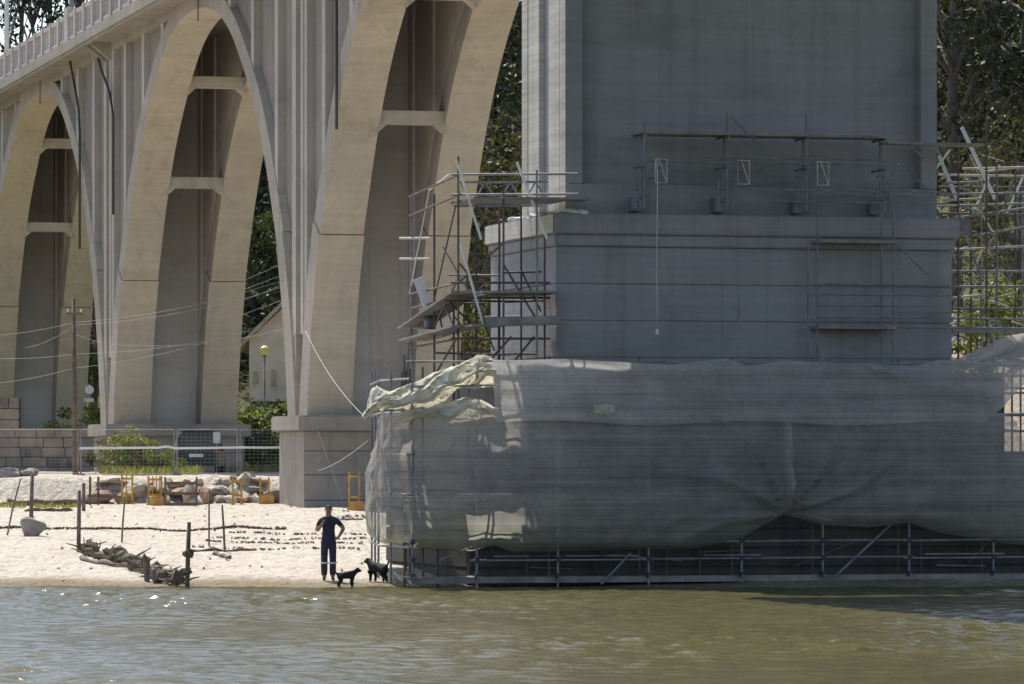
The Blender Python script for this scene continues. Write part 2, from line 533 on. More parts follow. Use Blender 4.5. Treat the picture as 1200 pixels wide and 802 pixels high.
# ---------------------------------------------------------------- water with real ripples
rng = np.random.default_rng(3)
wx = np.concatenate([[-3000, -800, -200, -60, -25], np.arange(-15, 18, 0.085), [26, 60, 200, 800, 3000]])
wy = np.concatenate([[-3000, -600, -100, 20, 45, 52], np.arange(55.5, 112, 0.075), [114, 118]])
WX, WY = np.meshgrid(wx, wy)
WZ = np.zeros_like(WX)
for _ in range(60):
    L = 0.22 * (1.3 / 0.22) ** rng.uniform(0, 1)
    ang = rng.normal(R(100), 0.55)
    k = 2 * math.pi / L
    amp = 0.0074 * L ** 0.85 * rng.uniform(0.6, 1.2)
    WZ += amp * np.sin(k * (WX * math.cos(ang) + WY * math.sin(ang)) + rng.uniform(0, 6.28) + 0.8 * np.sin(0.13 * WX + 0.07 * WY + rng.uniform(0, 6.28)))
patch = 0.75 + 0.45 * np.sin(WX * 0.21 + 0.9 * np.sin(WY * 0.13)) * np.sin(WY * 0.17 + 1.2)
inside = sstep(-15, -13, WX) * (1 - sstep(16, 18, WX)) * sstep(55, 58, WY)
depthf = sstep(0.1, 5.0, shore(WX) - WY)
WZ = WZ * patch * inside * (0.3 + 0.7 * depthf)
WV = np.stack([WX.ravel(), WY.ravel(), WZ.ravel()], 1)
idx = np.arange(WX.size).reshape(WX.shape)
WF = np.stack([idx[:-1, :-1].ravel(), idx[:-1, 1:].ravel(), idx[1:, 1:].ravel(), idx[1:, :-1].ravel()], 1)
wo = grid_object('water', WV, WF, 'water')
wo['kind'] = 'structure'

# ---------------------------------------------------------------- the bridge frame: x = across (u), y = along, away from camera (s)
TH = math.atan(1450.0 / 5400.0)
BO = Vector((1.26, 108.0, 0.0))
CT, ST = math.cos(TH), math.sin(TH)
def bw(u, s, z):
    return Vector((BO.x - ST * s + CT * u, BO.y + CT * s + ST * u, z))
def bridge_thing(name, label, cat, group=None):
    return thing(name, label, cat, BO, TH, group)
def fr(px, py, s):
    """bridge coordinates of a point seen at px,py that stands s metres along the bridge"""
    k = (px - 600.0) / 5400.0
    u = (k * (BO.y + CT * s) - BO.x + ST * s) / (CT - k * ST)
    return (u, s, CAMZ + (540.0 - py) * (BO.y + CT * s + ST * u) / 5400.0)

GRADE = -0.0095
def zdeck(s):
    return 19.87 + GRADE * s

def prism(name, u0, u1, s0, s1, zl, zh, mat, parent, n=1):
    v = []; f = []
    for i in range(n + 1):
        s = s0 + (s1 - s0) * i / n
        v += [(u0, s, zl(s)), (u1, s, zl(s)), (u1, s, zh(s)), (u0, s, zh(s))]
    for i in range(n):
        a = 4 * i; b_ = a + 4
        for k in range(4):
            k2 = (k + 1) % 4
            f.append((a + k, a + k2, b_ + k2, b_ + k))
    f.append((3, 2, 1, 0)); e = 4 * n; f.append((e, e + 1, e + 2, e + 3))
    return mesh(name, v, f, mat, parent)

via = bridge_thing('viaduct', 'tall concrete viaduct with twin ribbed arches running away to the left', 'viaduct')

TAB = [(0, 18.85), (2.4, 18.70), (4.6, 18.25), (6.6, 17.42), (8.3, 16.35), (9.8, 15.25), (11.0, 14.15), (12.3, 12.6), (13.3, 11.1), (14.1, 9.8), (14.9, 8.0), (15.5, 6.0), (15.87, 4.28)]
def dense(tab, k=6):
    out = []
    for i in range(len(tab) - 1):
        p0 = Vector((-tab[1][0], tab[1][1])) if i == 0 else Vector(tab[i - 1])
        p1, p2 = Vector(tab[i]), Vector(tab[i + 1])
        p3 = Vector(tab[i + 2]) if i + 2 < len(tab) else p2 + (p2 - p1)
        for j in range(k):
            t = j / k
            out.append(0.5 * ((2 * p1) + (-p0 + p2) * t + (2 * p0 - 5 * p1 + 4 * p2 - p3) * t * t + (-p0 + 3 * p1 - 3 * p2 + p3) * t ** 3))
    out.append(Vector(tab[-1]))
    return out
CURVE = dense(TAB)
ZP = 4.28
JOINT = 9.8
RIBS = [(2.25, 3.62), (5.70, 7.05)]
CENTRES = [22.1, 56.8, 91.5, 126.2]
PIERS = [39.45, 74.15, 108.85]

def arch_profile(sc):
    """lists of (d, z_intrados, d_ex, z_extrados, d_mid, z_mid) from the crown down"""
    zc = zdeck(sc) - 0.48
    kz = (zc - ZP) / (18.85 - ZP)
    pts = [Vector((p.x, ZP + (p.y - ZP) * kz)) for p in CURVE]
    out = []
    for i, p in enumerate(pts):
        a = pts[max(i - 1, 0)]; b_ = pts[min(i + 1, len(pts) - 1)]
        tg = (b_ - a).normalized()
        if i == 0:
            tg = Vector((1, 0))
        nrm = Vector((-tg.y, tg.x))
        fr_ = i / (len(pts) - 1)
        th = 0.62 + 0.62 * fr_ ** 1.3
        e = p + nrm * th
        e.y = min(e.y, zdeck(sc) - 0.02)
        out.append((p, e, (p + e) / 2))
    return out

def strip_solid(name, inner, outer, u0, u1, mat, parent, mat2=None):
    """solid between two polylines (s,z), extruded across the bridge"""
    n = len(inner); v = []; f = []
    for (a, b_) in zip(inner, outer):
        v += [(u0, a[0], a[1]), (u1, a[0], a[1]), (u1, b_[0], b_[1]), (u0, b_[0], b_[1])]
    side = []
    for i in range(n - 1):
        a = 4 * i; b2 = a + 4
        for k in range(4):
            k2 = (k + 1) % 4
            f.append((a + k, b2 + k, b2 + k2, a + k2)); side.append(k)
    f.append((0, 1, 2, 3)); side.append(0)
    e = 4 * (n - 1)
    f.append((e + 3, e + 2, e + 1, e)); side.append(0)
    o = mesh(name, v, f, mat, parent)
    if mat2:
        o.data.materials.append(M[mat2])
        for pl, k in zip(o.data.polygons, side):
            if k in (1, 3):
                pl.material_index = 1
    bm = bmesh.new(); bm.from_mesh(o.data); bmesh.ops.recalc_face_normals(bm, faces=bm.faces); bm.to_mesh(o.data); bm.free()
    return o

for ai, sc in enumerate(CENTRES[:3]):
    prof = arch_profile(sc)
    jn = min(range(len(prof)), key=lambda i: abs(prof[i][0].y - JOINT))
    for ri, (u0, u1) in enumerate(RIBS):
        inner = [(sc - p[0].x, p[0].y) for p in prof[:jn + 1]][::-1] + [(sc + p[0].x, p[0].y) for p in prof[1:jn + 1]]
        outer = [(sc - p[1].x, p[1].y) for p in prof[:jn + 1]][::-1] + [(sc + p[1].x, p[1].y) for p in prof[1:jn + 1]]
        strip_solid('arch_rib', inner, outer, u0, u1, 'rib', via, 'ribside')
        for sg in (-1, 1):
            low = prof[jn:]
            pin = [(sc + sg * (p[0].x + 0.05), p[0].y - (0.035 if i == 0 else 0)) for i, p in enumerate(low)]
            pex = [(sc + sg * min(p[1].x, 17.12), p[1].y - (0.035 if i == 0 else 0)) for i, p in enumerate(low)]
            pex[-1] = (pex[-1][0], ZP); pin[-1] = (pin[-1][0], ZP)
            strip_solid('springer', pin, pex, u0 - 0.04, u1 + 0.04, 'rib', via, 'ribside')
        # spandrel wall over the rib
        mid = [(p[2].x, p[2].y) for p in prof]
        md = np.array([m_[0] for m_ in mid]); mz = np.array([m_[1] for m_ in mid])
        dd = np.concatenate([-np.linspace(17.33, 0.8, 46), [0], np.linspace(0.8, 17.33, 46)])
        zb = np.where(np.abs(dd) > md[-1], ZP, np.interp(np.abs(dd), md, mz))
        lo = [(sc + d, z) for d, z in zip(dd, zb)]
        hi = [(sc + d, zdeck(sc + d) - 0.01) for d in dd]
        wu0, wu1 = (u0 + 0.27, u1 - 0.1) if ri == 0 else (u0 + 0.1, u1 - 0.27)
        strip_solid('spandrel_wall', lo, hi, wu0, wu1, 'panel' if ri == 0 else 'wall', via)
        ex_d = np.array([p[1].x for p in prof]); ex_z = np.array([p[1].y for p in prof])
        for off in (-16.55, -13.85, -10.05, -6.15, 6.15, 10.05, 13.85, 16.55):
            dl = abs(off)
            zb1 = float(np.interp(min(dl + 0.24, ex_d[-1]), ex_d, ex_z)) - 0.2
            s0 = sc + off
            if zdeck(s0) - zb1 < 0.4:
                continue
            wdt = 0.24 if dl < 16 else 0.3
            if ri == 0:
                prism('spandrel_pilaster', u0 + 0.03, wu0 + 0.03, s0 - wdt, s0 + wdt, lambda s, z=zb1: z, lambda s: zdeck(s) - 0.02, 'pilas', via)
            elif dl in (13.85, 16.55):
                prism('spandrel_pilaster', u0 + 0.02, wu0 + 0.03, s0 - wdt, s0 + wdt, lambda s, z=zb1: z, lambda s: zdeck(s) - 0.02, 'wall', via)
    # cross struts between the ribs
    for zst in (13.45, 16.95):
        ms = np.array([p[2].y for p in prof]); mdx = np.array([p[2].x for p in prof])
        dmid = float(np.interp(-zst, -ms, mdx))
        for sg in (-1, 1):
            s0 = sc + sg * (dmid - 0.1)
            st_ = box('cross_strut', RIBS[0][1] - 0.05, RIBS[1][0] + 0.05, s0 - 0.3, s0 + 0.3, zst - 0.21, zst + 0.21, 'rib', via, 0.02)
            for uu, sgn in ((RIBS[0][1], 1), (RIBS[1][0], -1)):
                mesh('haunch', [(uu - sgn * .03, s0 - .28, zst - .2), (uu + sgn * .28, s0 - .28, zst - .2), (uu - sgn * .03, s0 - .28, zst - .48),
                                (uu - sgn * .03, s0 + .28, zst - .2), (uu + sgn * .28, s0 + .28, zst - .2), (uu - sgn * .03, s0 + .28, zst - .48)],
                     [(0, 1, 2), (5, 4, 3), (0, 3, 4, 1), (1, 4, 5, 2), (2, 5, 3, 0)], 'rib', st_)

for s0 in PIERS:
    zt = zdeck(s0)
    prism('pier_wall', RIBS[0][1] - 0.2, RIBS[1][0] + 0.2, s0 - 0.45, s0 + 0.45, lambda s: ZP, lambda s: zdeck(s) - 0.02, 'wall', via)
    pl = box('plinth', 2.02, 7.28, s0 - 1.9, s0 + 1.85, 0.4, 3.80, 'ribside', via, 0.03)
    box('plinth_cap', 1.78, 7.52, s0 - 2.2, s0 + 2.0, 3.80, ZP, 'ribside', pl, 0.04)
    for k, zc in enumerate((1.6, 2.4, 3.15)):
        box('plinth_joint', 2.03, 7.27, s0 - 1.906, s0 + 1.84, zc, zc + 0.025, 'groove', pl)
    # outer side: twin pier pilasters and the recessed joint strip
    for k in (-0.72, 0.34):
        prism('pier_pilaster', 2.24, 2.6, s0 + k, s0 + k + 0.36, lambda s: ZP + 2.6, lambda s: zdeck(s) - 0.02, 'pilas', via)
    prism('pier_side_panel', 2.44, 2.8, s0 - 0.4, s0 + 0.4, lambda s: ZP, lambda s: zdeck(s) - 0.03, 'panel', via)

# deck, cornice, brackets
S0D, S1D = 3.0, 150.0
prism('deck_slab', 1.45, 7.85, S0D, S1D, lambda s: zdeck(s), lambda s: zdeck(s) + 0.34, 'deck', via)
corn = prism('cornice', 1.22, 1.47, S0D, S1D, lambda s: zdeck(s) + 0.03, lambda s: zdeck(s) + 0.42, 'deck', via)
prism('drip_edge', 1.30, 1.44, S0D, S1D, lambda s: zdeck(s) - 0.09, lambda s: zdeck(s) + 0.04, 'deck', corn)
prism('edge_beam', 2.26, 3.6, S0D, S1D, lambda s: zdeck(s) - 0.34, lambda s: zdeck(s) + 0.02, 'deck', via)
for s0 in PIERS:
    for off in (-14.6, -10.8, -7.3, -3.5, -0.55, 0.55, 3.5, 7.3, 10.8, 14.6):
        s1 = s0 + off
        z1 = zdeck(s1)
        mesh('deck_bracket', [(2.3, s1 - .12, z1 - .75), (2.3, s1 + .12, z1 - .75), (2.3, s1 + .12, z1 + .01), (2.3, s1 - .12, z1 + .01), (1.5, s1 - .12, z1 - .12), (1.5, s1 + .12, z1 - .12), (1.5, s1 + .12, z1 + .01), (1.5, s1 - .12, z1 + .01)],
             [(3, 2, 1, 0), (4, 5, 6, 7), (0, 1, 5, 4), (1, 2, 6, 5), (2, 3, 7, 6), (3, 0, 4, 7)], 'deck', via) if abs(off) < 1 else None
# balustrade on the near edge: a part with its own posts and balusters
SB0, SB1 = 50.0, 112.0
bal = prism('balustrade', 1.26, 1.46, SB0, SB1, lambda s: zdeck(s) + 1.34, lambda s: zdeck(s) + 1.50, 'balus', via)
prism('bottom_rail', 1.27, 1.45, SB0, SB1, lambda s: zdeck(s) + 0.46, lambda s: zdeck(s) + 0.58, 'balus', bal)
k = 0
s0 = SB0
while s0 < SB1:
    big = (abs(s0 - 78.0) < 0.9)
    w = 0.2 if not big else 0.42
    box('baluster_post', 1.22, 1.50, s0 - w, s0 + w, zdeck(s0) + 0.42, zdeck(s0) + (1.56 if not big else 1.78), 'balus', bal)
    for j in range(1, 3):
        sb = s0 + j * 0.667
        tube('baluster', (1.36, sb, zdeck(sb) + 0.56), (1.36, sb, zdeck(sb) + 1.36), 0.06, 'balus', bal, 6)
    s0 += 2.0
# dark drain pipes on the outer face
for s1, zl, bend in ((72.5, 12.4, 2.6), (80.2, 11.4, 0.8), (33.6, 13.0, 0.0)):
    z1 = zdeck(s1)
    pts = [(1.9, s1 + bend, z1 - 0.05), (2.05, s1 + bend * 0.8, z1 - 1.0), (2.14, s1 + bend * 0.25, z1 - 2.0), (2.16, s1, z1 - 3.0), (2.16, s1, zl)]
    polytube('drain_pipe', pts, 0.05, 'pipe', via, 8)
for sc in (56.8, 91.5):
    tube('crown_drain', (2.18, sc - 1.2, zdeck(sc) - 0.0), (2.18, sc - 1.2, zdeck(sc) - 1.0), 0.022, 'pipe', via, 6)

# ---------------------------------------------------------------- the river pier
rp = bridge_thing('river_pier', 'massive dark grey concrete bridge pier rising from the water behind netting', 'bridge pier')
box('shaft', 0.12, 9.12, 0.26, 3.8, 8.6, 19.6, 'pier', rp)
for (a, b_) in ((0.0, 0.42), (8.82, 9.24)):
    box('front_border', a, b_, 0.0, 0.5, 9.36, 19.6, 'pier', rp, 0.015)
box('front_border', 0.0, 9.24, 0.0, 0.5, 8.64, 9.355, 'pier', rp, 0.015)
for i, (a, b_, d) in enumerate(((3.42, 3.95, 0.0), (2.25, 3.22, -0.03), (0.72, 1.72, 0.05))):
    box('side_pilaster', d, 0.4, a, b_, 8.6, 19.6, 'pierlit', rp, 0.02)
box('side_pilaster', -0.006, 0.1, 0.02, 0.5, 8.64, 19.6, 'pierlit', rp)
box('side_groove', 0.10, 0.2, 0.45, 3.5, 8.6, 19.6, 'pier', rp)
for (a, b_, d) in ((3.42, 3.95, 0.0), (2.25, 3.22, 0.0), (0.72, 1.72, 0.0)):
    box('side_pilaster', 8.9, 9.24, a, b_, 8.6, 19.6, 'pier', rp, 0.02)
cz = box('cornice', -0.42, 9.66, -0.44, 5.9, 8.16, 8.64, 'pier', rp, 0.03)
box('cornice_sunlit_face', -0.426, -0.41, -0.40, 5.85, 8.19, 8.61, 'pierlit', cz)  # thin lighter facing, sunlight on the cornice side put into its colour
box('cornice_moulding', -0.35, 9.58, -0.35, 5.82, 7.88, 8.16, 'pier', cz, 0.03)
box('lower_core', -0.26, 9.48, -0.22, 5.7, 0.5, 7.7, 'pier', rp)
zz = [3.12, 4.42, 5.28, 6.14, 7.0, 7.88]
for i in range(5):
    box('course', -0.3, 9.52, -0.26, 5.76, zz[i] + 0.010, zz[i + 1] - 0.010, 'pier', rp, 0.012)
ft = box('footing', -2.9, 12.6, -2.15, 5.6, -1.2, 3.08, 'foot', rp)
box('footing_upper', -1.2, 10.5, -1.2, 6.2, 3.0, 4.95, 'foot', rp, 0.03)
for i in range(7):
    z0 = -0.05 + i * 0.44
    box('footing_course', -2.98, 12.68, -2.23 - 0.012 * (i % 2), 5.65, z0 + 0.03, z0 + 0.41, 'foot', ft, 0.015)

rd = prism('river_deck', -1.7, 10.9, -75, -0.4, lambda s: 19.6, lambda s: 20.9, 'deck', via)

# ---------------------------------------------------------------- scaffold round the footing
TR = 0.027
sb_ = bridge_thing('base_scaffold', 'long tube scaffold standing in the water round the pier footing, wrapped in netting', 'scaffold')
US = [-4.5, -3.0, -1.1, 1.05, 3.28, 5.24, 7.35, 9.43, 11.5]
for i, u in enumerate(US):
    tube('standard', (u, -3.25, -0.9), (u, -3.25, 5.15 + 0.1 * (i % 3)), TR, 'steel', sb_)
    tube('standard', (u, -2.5, -0.9), (u, -2.5, 5.25), TR, 'rust', sb_)
    for z in (0.22, 1.95, 3.85):
        tube('transom', (u, -3.4, z), (u, -2.4, z), TR, 'steel', sb_)
for i in range(len(US) - 1):
    a, b_ = US[i], US[i + 1]
    for z in (0.62, 1.02, 2.1, 3.0, 3.95, 4.55, 5.1):
        if i == 0 and z < 1.5:
            continue
        tube('ledger', (a - 0.15, -3.29, z + random.uniform(-.02, .02)), (b_ + 0.1, -3.29, z + random.uniform(-.02, .02)), TR * 0.9, 'steel', sb_)
    for z in (0.18, 2.0, 3.9):
        box('platform_board', a + 0.01, b_ - 0.01, -3.2, -2.55, z, z + 0.045, 'board', sb_)
    box('toe_board', a + 0.02, b_ - 0.02, -3.24, -3.205, 0.09, 0.19, 'board', sb_)
rc_ = random.Random(14)
for u in US:
    for z in (0.25, 0.62, 1.02):
        box('coupler', u - 0.05, u + 0.05, -3.34, -3.2, z - 0.05, z + 0.06, 'pipe', sb_)
for k in range(14):
    u = rc_.uniform(-4, 11)
    tube('standard', (u, -2.4 + rc_.uniform(-.1, .1), -0.5), (u + rc_.uniform(-.04, .04), -2.4, rc_.uniform(0.7, 2.5)), 0.024, rc_.choice(['rust', 'pipe']), sb_)
    if k % 2:
        tube('ledger', (u, -2.55, rc_.uniform(.3, 1.3)), (u + rc_.uniform(.6, 1.8), -2.55, rc_.uniform(.3, 1.3)), 0.02, rc_.choice(['rust', 'steel']), sb_)
    if k % 3 == 0:
        box('plank', u, u + rc_.uniform(.8, 2.0), -2.62, -2.4, 0.66, 0.7, 'board', sb_)
tube('brace', (5.35, -3.33, 0.05), (7.3, -3.33, 1.75), TR, 'steel', sb_)
tube('brace', (-0.1, -3.33, 0.05), (0.6, -3.33, 0.75), TR, 'steel', sb_)
tube('brace', (9.5, -3.33, 2.1), (11.4, -3.33, 4.0), TR, 'steel', sb_)
for s in (-1.6, 0.2, 2.2, 4.2):
    for du in (0.0, 0.75):
        uu = -4.6 + 0.28 * max(0, s + 0.5) * 0.7 + du
        tube('standard', (uu, s, -0.3), (uu, s, 5.0), TR, 'rust' if du else 'steel', sb_)
for z in (0.9, 2.1, 3.0, 3.95, 4.7):
    tube('ledger', (-4.55, -3.2, z), (-4.6, -0.5, z), TR, 'steel', sb_)
    tube('ledger', (-4.6, -0.5, z), (-3.65, 4.4, z), TR, 'steel', sb_)
for z in (2.0, 3.9):
    hexa('platform_board', [(-4.5, -3.2, z), (-3.7, -3.2, z), (-3.0, 4.3, z), (-3.7, 4.3, z)], [(-4.5, -3.2, z + .045), (-3.7, -3.2, z + .045), (-3.0, 4.3, z + .045), (-3.7, 4.3, z + .045)], 'board', sb_)
tube('brace', (-4.62, -1.6, 2.1), (-4.3, 0.9, 3.9), TR, 'steel', sb_)
tube('brace', (-4.4, -3.33, 2.1), (-3.05, -3.33, 3.9), TR, 'steel', sb_)

# ---------------------------------------------------------------- debris nets
def resample(path, step):
    P = [Vector((a, b_)) for a, b_ in path]
    out = []
    for i in range(len(P) - 1):
        n = max(1, int((P[i + 1] - P[i]).length / step))
        for j in range(n):
            out.append(P[i].lerp(P[i + 1], j / n))
    out.append(P[-1])
    return out
LEFTPATH = [(-3.25, 4.0), (-3.6, 2.7), (-3.9, 1.5), (-4.15, 0.6), (-4.36, -0.3), (-4.54, -1.1), (-4.68, -1.8), (-4.7, -2.4), (-4.62, -2.9), (-4.42, -3.2), (-4.15, -3.36)]
wrnd = random.Random(11)
NT_ = np.random.default_rng(77).random((64, 64))
def vn(x, y):
    i, j = math.floor(x), math.floor(y); a, b_ = x - i, y - j
    a = a * a * (3 - 2 * a); b_ = b_ * b_ * (3 - 2 * b_)
    g = lambda p, q: NT_[p % 64, q % 64]
    return (g(i, j) * (1 - a) + g(i + 1, j) * a) * (1 - b_) + (g(i, j + 1) * (1 - a) + g(i + 1, j + 1) * a) * b_
def ridge(x, y, oct_=3):
    t, k, am = 0.0, 1.0, 1.0
    for o in range(oct_):
        r = 1 - abs(2 * vn(x * k + 7.3 * o, y * k + 3.1 * o) - 1)
        t += am * r * r * r; k *= 2.1; am *= 0.5
    return t / 1.75
def swag(u, z):
    '''sharp sagging creases between the standards'''
    t = 0.0
    for i in range(len(US) - 1):
        if US[i] <= u < US[i + 1]:
            w = (u - US[i]) / (US[i + 1] - US[i])
            for k, z0 in enumerate((3.5, 2.75, 2.0)):
                zc = z0 + 0.25 * vn(i * 3.7, k * 5.1) - (0.25 + 0.3 * vn(i * 1.9 + 9, k)) * math.sin(math.pi * w)
                t += math.exp(-abs(z - zc) / 0.05) * math.sin(math.pi * w) * vn(i * 2.3 + k, 4.0)
    return t
WV_ = [(wrnd.uniform(0.5, 3.2), wrnd.uniform(-2.2, 2.2), wrnd.uniform(0, 6.28)) for _ in range(10)]
def wrinkle(t, z):
    return sum(math.sin(a * t + b_ * z + c_) for a, b_, c_ in WV_) / 10.0

def net(name, label, path, ztop, zbot, disp, mat, step=0.1, rows=46, keep=None):
    P = resample(path, step)
    root = BO
    v = []; f = []
    n = len(P)
    acc = 0.0
    for i, p in enumerate(P):
        if i:
            acc += (p - P[i - 1]).length
        tg = (P[min(i + 1, n - 1)] - P[max(i - 1, 0)]).normalized()
        nr = Vector((tg.y, -tg.x))
        if nr.y > 0 and abs(nr.y) > abs(nr.x):
            nr = -nr
        if abs(nr.x) >= abs(nr.y) and nr.x > 0:
            nr = -nr
        zt, zb = ztop(p.x, acc), zbot(p.x, acc)
        for j in range(rows + 1):
            w = j / rows
            z = zb + (zt - zb) * w
            o, dz = disp(p.x, acc, z, w)
            q = p + nr * o
            v.append((q.x, q.y, z + dz))
    for i in range(n - 1):
        for j in range(rows):
            q = (i * (rows + 1) + j, (i + 1) * (rows + 1) + j, (i + 1) * (rows + 1) + j + 1, i * (rows + 1) + j + 1)
            if keep is None or keep(*v[q[0]]):
                f.append(q)
    o = mesh(name, v, f, mat, None, True)
    o.location = BO; o.rotation_euler = (0, 0, TH)
    tag(o, label, 'debris net')
    return o
UG = 4.27
def gather(u, z, zg=1.6):
    r = math.hypot(u - UG, (z - zg))
    al = math.atan2(z - zg, u - UG)
    q = 1 - abs(math.sin(5.5 * al + 0.6 + 0.5 * math.sin(1.3 * r)))
    return 0.5 * q ** 3 * math.exp(-r / 2.6) * min(r / 0.4, 1.0)
def d_low(u, acc, z, w):
    bel = 0.42 * math.sin(math.pi * min(1, max(0, w)) ** 0.62) ** 0.9
    bel *= 0.35 + 0.65 * min(1, abs(u - UG) / 1.6)
    bel *= 0.2 + 0.8 * float(sstep(-4.7, -3.4, u))
    hem = -0.38 * max(0, 1 - w / 0.09) ** 2
    post = 0.0
    for us in US:
        post -= 0.05 * math.exp(-((u - us) / 0.12) ** 2) * (0.3 + w)
    scal = 0.0
    cr = (1 - abs(math.sin(1.15 * acc + 0.9 * z + 1.3 * math.sin(0.8 * z + 0.5 * acc)))) ** 3
    o = 0.06 + bel + hem + 0.18 * wrinkle(acc, z) + gather(u, z) + 0.04 * cr + 0.17 * ridge(acc * 0.55 + 0.35 * z, z * 0.75 - 0.25 * acc) + 0.05 * swag(u, z) + post + 0.02 * math.sin(9 * acc + 2.2 * math.sin(3 * z))
    return o, 0.02 * math.sin(acc * 1.7)
def zb_left(u, acc):
    base = np.interp(u, [-4.9, -4.3, -3.1, -2.6, -2.2, 0, 2.2, 3.3, UG], [0.92, 0.88, 0.80, 0.95, 0.82, 0.80, 0.86, 1.06, 1.62])
    return float(base)
def zb_right(u, acc):
    return float(np.interp(u, [UG, 5.2, 6.3, 7.3, 8.2, 9.5, 11.5], [1.62, 1.36, 1.32, 1.45, 1.15, 0.95, 0.85]))
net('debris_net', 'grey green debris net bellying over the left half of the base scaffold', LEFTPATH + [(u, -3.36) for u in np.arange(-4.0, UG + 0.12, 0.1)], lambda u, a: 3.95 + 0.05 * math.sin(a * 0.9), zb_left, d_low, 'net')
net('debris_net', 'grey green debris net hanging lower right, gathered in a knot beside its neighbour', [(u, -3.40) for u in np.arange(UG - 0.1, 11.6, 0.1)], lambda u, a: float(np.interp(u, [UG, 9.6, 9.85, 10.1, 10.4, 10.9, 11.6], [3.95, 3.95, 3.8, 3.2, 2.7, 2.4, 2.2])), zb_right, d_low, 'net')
def d_up(u, acc, z, w):
    cr = (1 - abs(math.sin(0.8 * acc + 1.6 * z + 1.2 * math.sin(0.7 * acc)))) ** 3
    o = 0.14 + 0.03 * cr + 0.12 * ridge(acc * 0.35 + 11, z * 1.5 + 0.1 * acc) + 0.10 * wrinkle(acc * 0.8 + 3, z * 0.8) + 0.16 * (1 - w) + 0.05 * math.sin(2.6 * z + 0.9 * u) - 0.06 * math.exp(-((u - 3.4) / 0.25) ** 2)
    # two long diagonal sag folds
    for (ua, za, ub, zb2) in ((6.0, 5.05, 9.3, 4.05), (6.6, 4.9, 9.6, 4.2)):
        t = (u - ua) / (ub - ua)
        if -0.2 < t < 1.2:
            o += 0.10 * math.exp(-((z - (za + (zb2 - za) * t)) / 0.07) ** 2)
    return o, 0.0
def zt_up(u, a):
    return float(np.interp(u, [-2.7, -1.0, 1.5, 2.8, 3.4, 4.2, 5.5, 7.4, 8.0, 9.2], [5.12, 5.16, 5.04, 5.2, 5.02, 5.16, 5.1, 5.04, 5.2, 5.15]))
net('debris_net', 'upper strip of grey debris net stretched above the two bellied nets', [(u, -3.34) for u in np.arange(-2.7, 10.6, 0.2)], zt_up, lambda u, a: 3.72 + 0.05 * math.sin(a * 1.3) + 1.15 * float(sstep(8.9, 10.4, u)), d_up, 'netup', rows=26)

# cream bundle thrown over the left corner, and the sheet over the right end
def drape(name, label, top, bot, s_fun, mat, cat, nu=110, nv=26, fold=0.2, seed=1):
    rnd = random.Random(seed)
    ph = [(rnd.uniform(3, 11), rnd.uniform(-5, 5), rnd.uniform(0, 6.28)) for _ in range(6)]
    def along(pl, t):
        L = [0.0]
        for i in range(len(pl) - 1):
            L.append(L[-1] + math.hypot(pl[i + 1][0] - pl[i][0], pl[i + 1][1] - pl[i][1]))
        x = t * L[-1]
        return np.interp(x, L, [p[0] for p in pl]), np.interp(x, L, [p[1] for p in pl])
    v = []; f = []
    for i in range(nu + 1):
        t = i / nu
        (ax, ay), (bx_, by) = along(top, t), along(bot, t)
        for j in range(nv + 1):
            w = j / nv
            u, s, z = fr(ax + (bx_ - ax) * w, ay + (by - ay) * w, s_fun(t, w))
            q = seed * 3.7
            d = 1.3 - 2.6 * ridge(t * 3.2 + q + w, w * 2.6 + t * 1.5 + q) + 0.5 * vn(t * 9 + q, w * 5)
            ez = (vn(t * 12 + q, 1.5) - 0.5) * 0.9 + (vn(t * 31 + q, 8.5) - 0.5) * 0.4
            v.append((u + fold * 0.5 * (vn(t * 5, w * 4 + q) - 0.5), s + fold * d, z + fold * (0.9 * (vn(t * 7 + q, w * 5) - 0.5) + ez * (1.2 * w * w + 0.8 * (1 - w) ** 2))))
    for i in range(nu):
        for j in range(nv):
            f.append((i * (nv + 1) + j, i * (nv + 1) + j + 1, (i + 1) * (nv + 1) + j + 1, (i + 1) * (nv + 1) + j))
    o = mesh(name, v, f, mat, None, True)
    o.location = BO; o.rotation_euler = (0, 0, TH)
    md = o.modifiers.new('thickness', 'SOLIDIFY'); md.thickness = 0.006
    return tag(o, label, cat)
drape('bundled_net', 'cream bundled net thrown over the top left corner of the base scaffold',
      [(427, 488), (438, 464), (447, 456), (462, 462), (490, 450), (520, 434), (548, 425), (572, 421), (582, 424)],
      [(430, 495), (440, 488), (458, 480), (480, 482), (505, 478), (530, 462), (550, 455), (572, 452), (584, 452)],
      lambda t, w: -3.35 - 0.3 * math.sin(math.pi * w), 'netcream', 'debris net', fold=0.24, seed=4)
drape('rolled_net', 'rolled cream net lying along the rail below the thrown bundle',
      [(470, 482), (500, 480), (530, 470), (548, 462), (560, 470), (586, 476)],
      [(470, 494), (500, 492), (530, 498), (548, 494), (565, 492), (588, 490)],
      lambda t, w: -3.4 - 0.18 * math.sin(math.pi * w), 'netcream', 'debris net', nu=40, nv=12, fold=0.1, seed=9)
drape('sheet', 'grey brown sheet draped over the far right end of the scaffold top', [(1118, 423), (1150, 408), (1180, 396), (1215, 388)], [(1118, 430), (1150, 432), (1180, 432), (1215, 432)],
      lambda t, w: -2.4 - 0.9 * w, 'netup', 'tarpaulin', nu=24, nv=14, fold=0.12, seed=3)
drape('folded_paper', 'small crumpled pale wrapping caught on the rail of the upper net', [(697, 475), (712, 474), (722, 477)], [(696, 486), (712, 487), (722, 484)],
      lambda t, w: -3.72, 'netcream', 'wrapping', nu=12, nv=6, fold=0.05, seed=5)

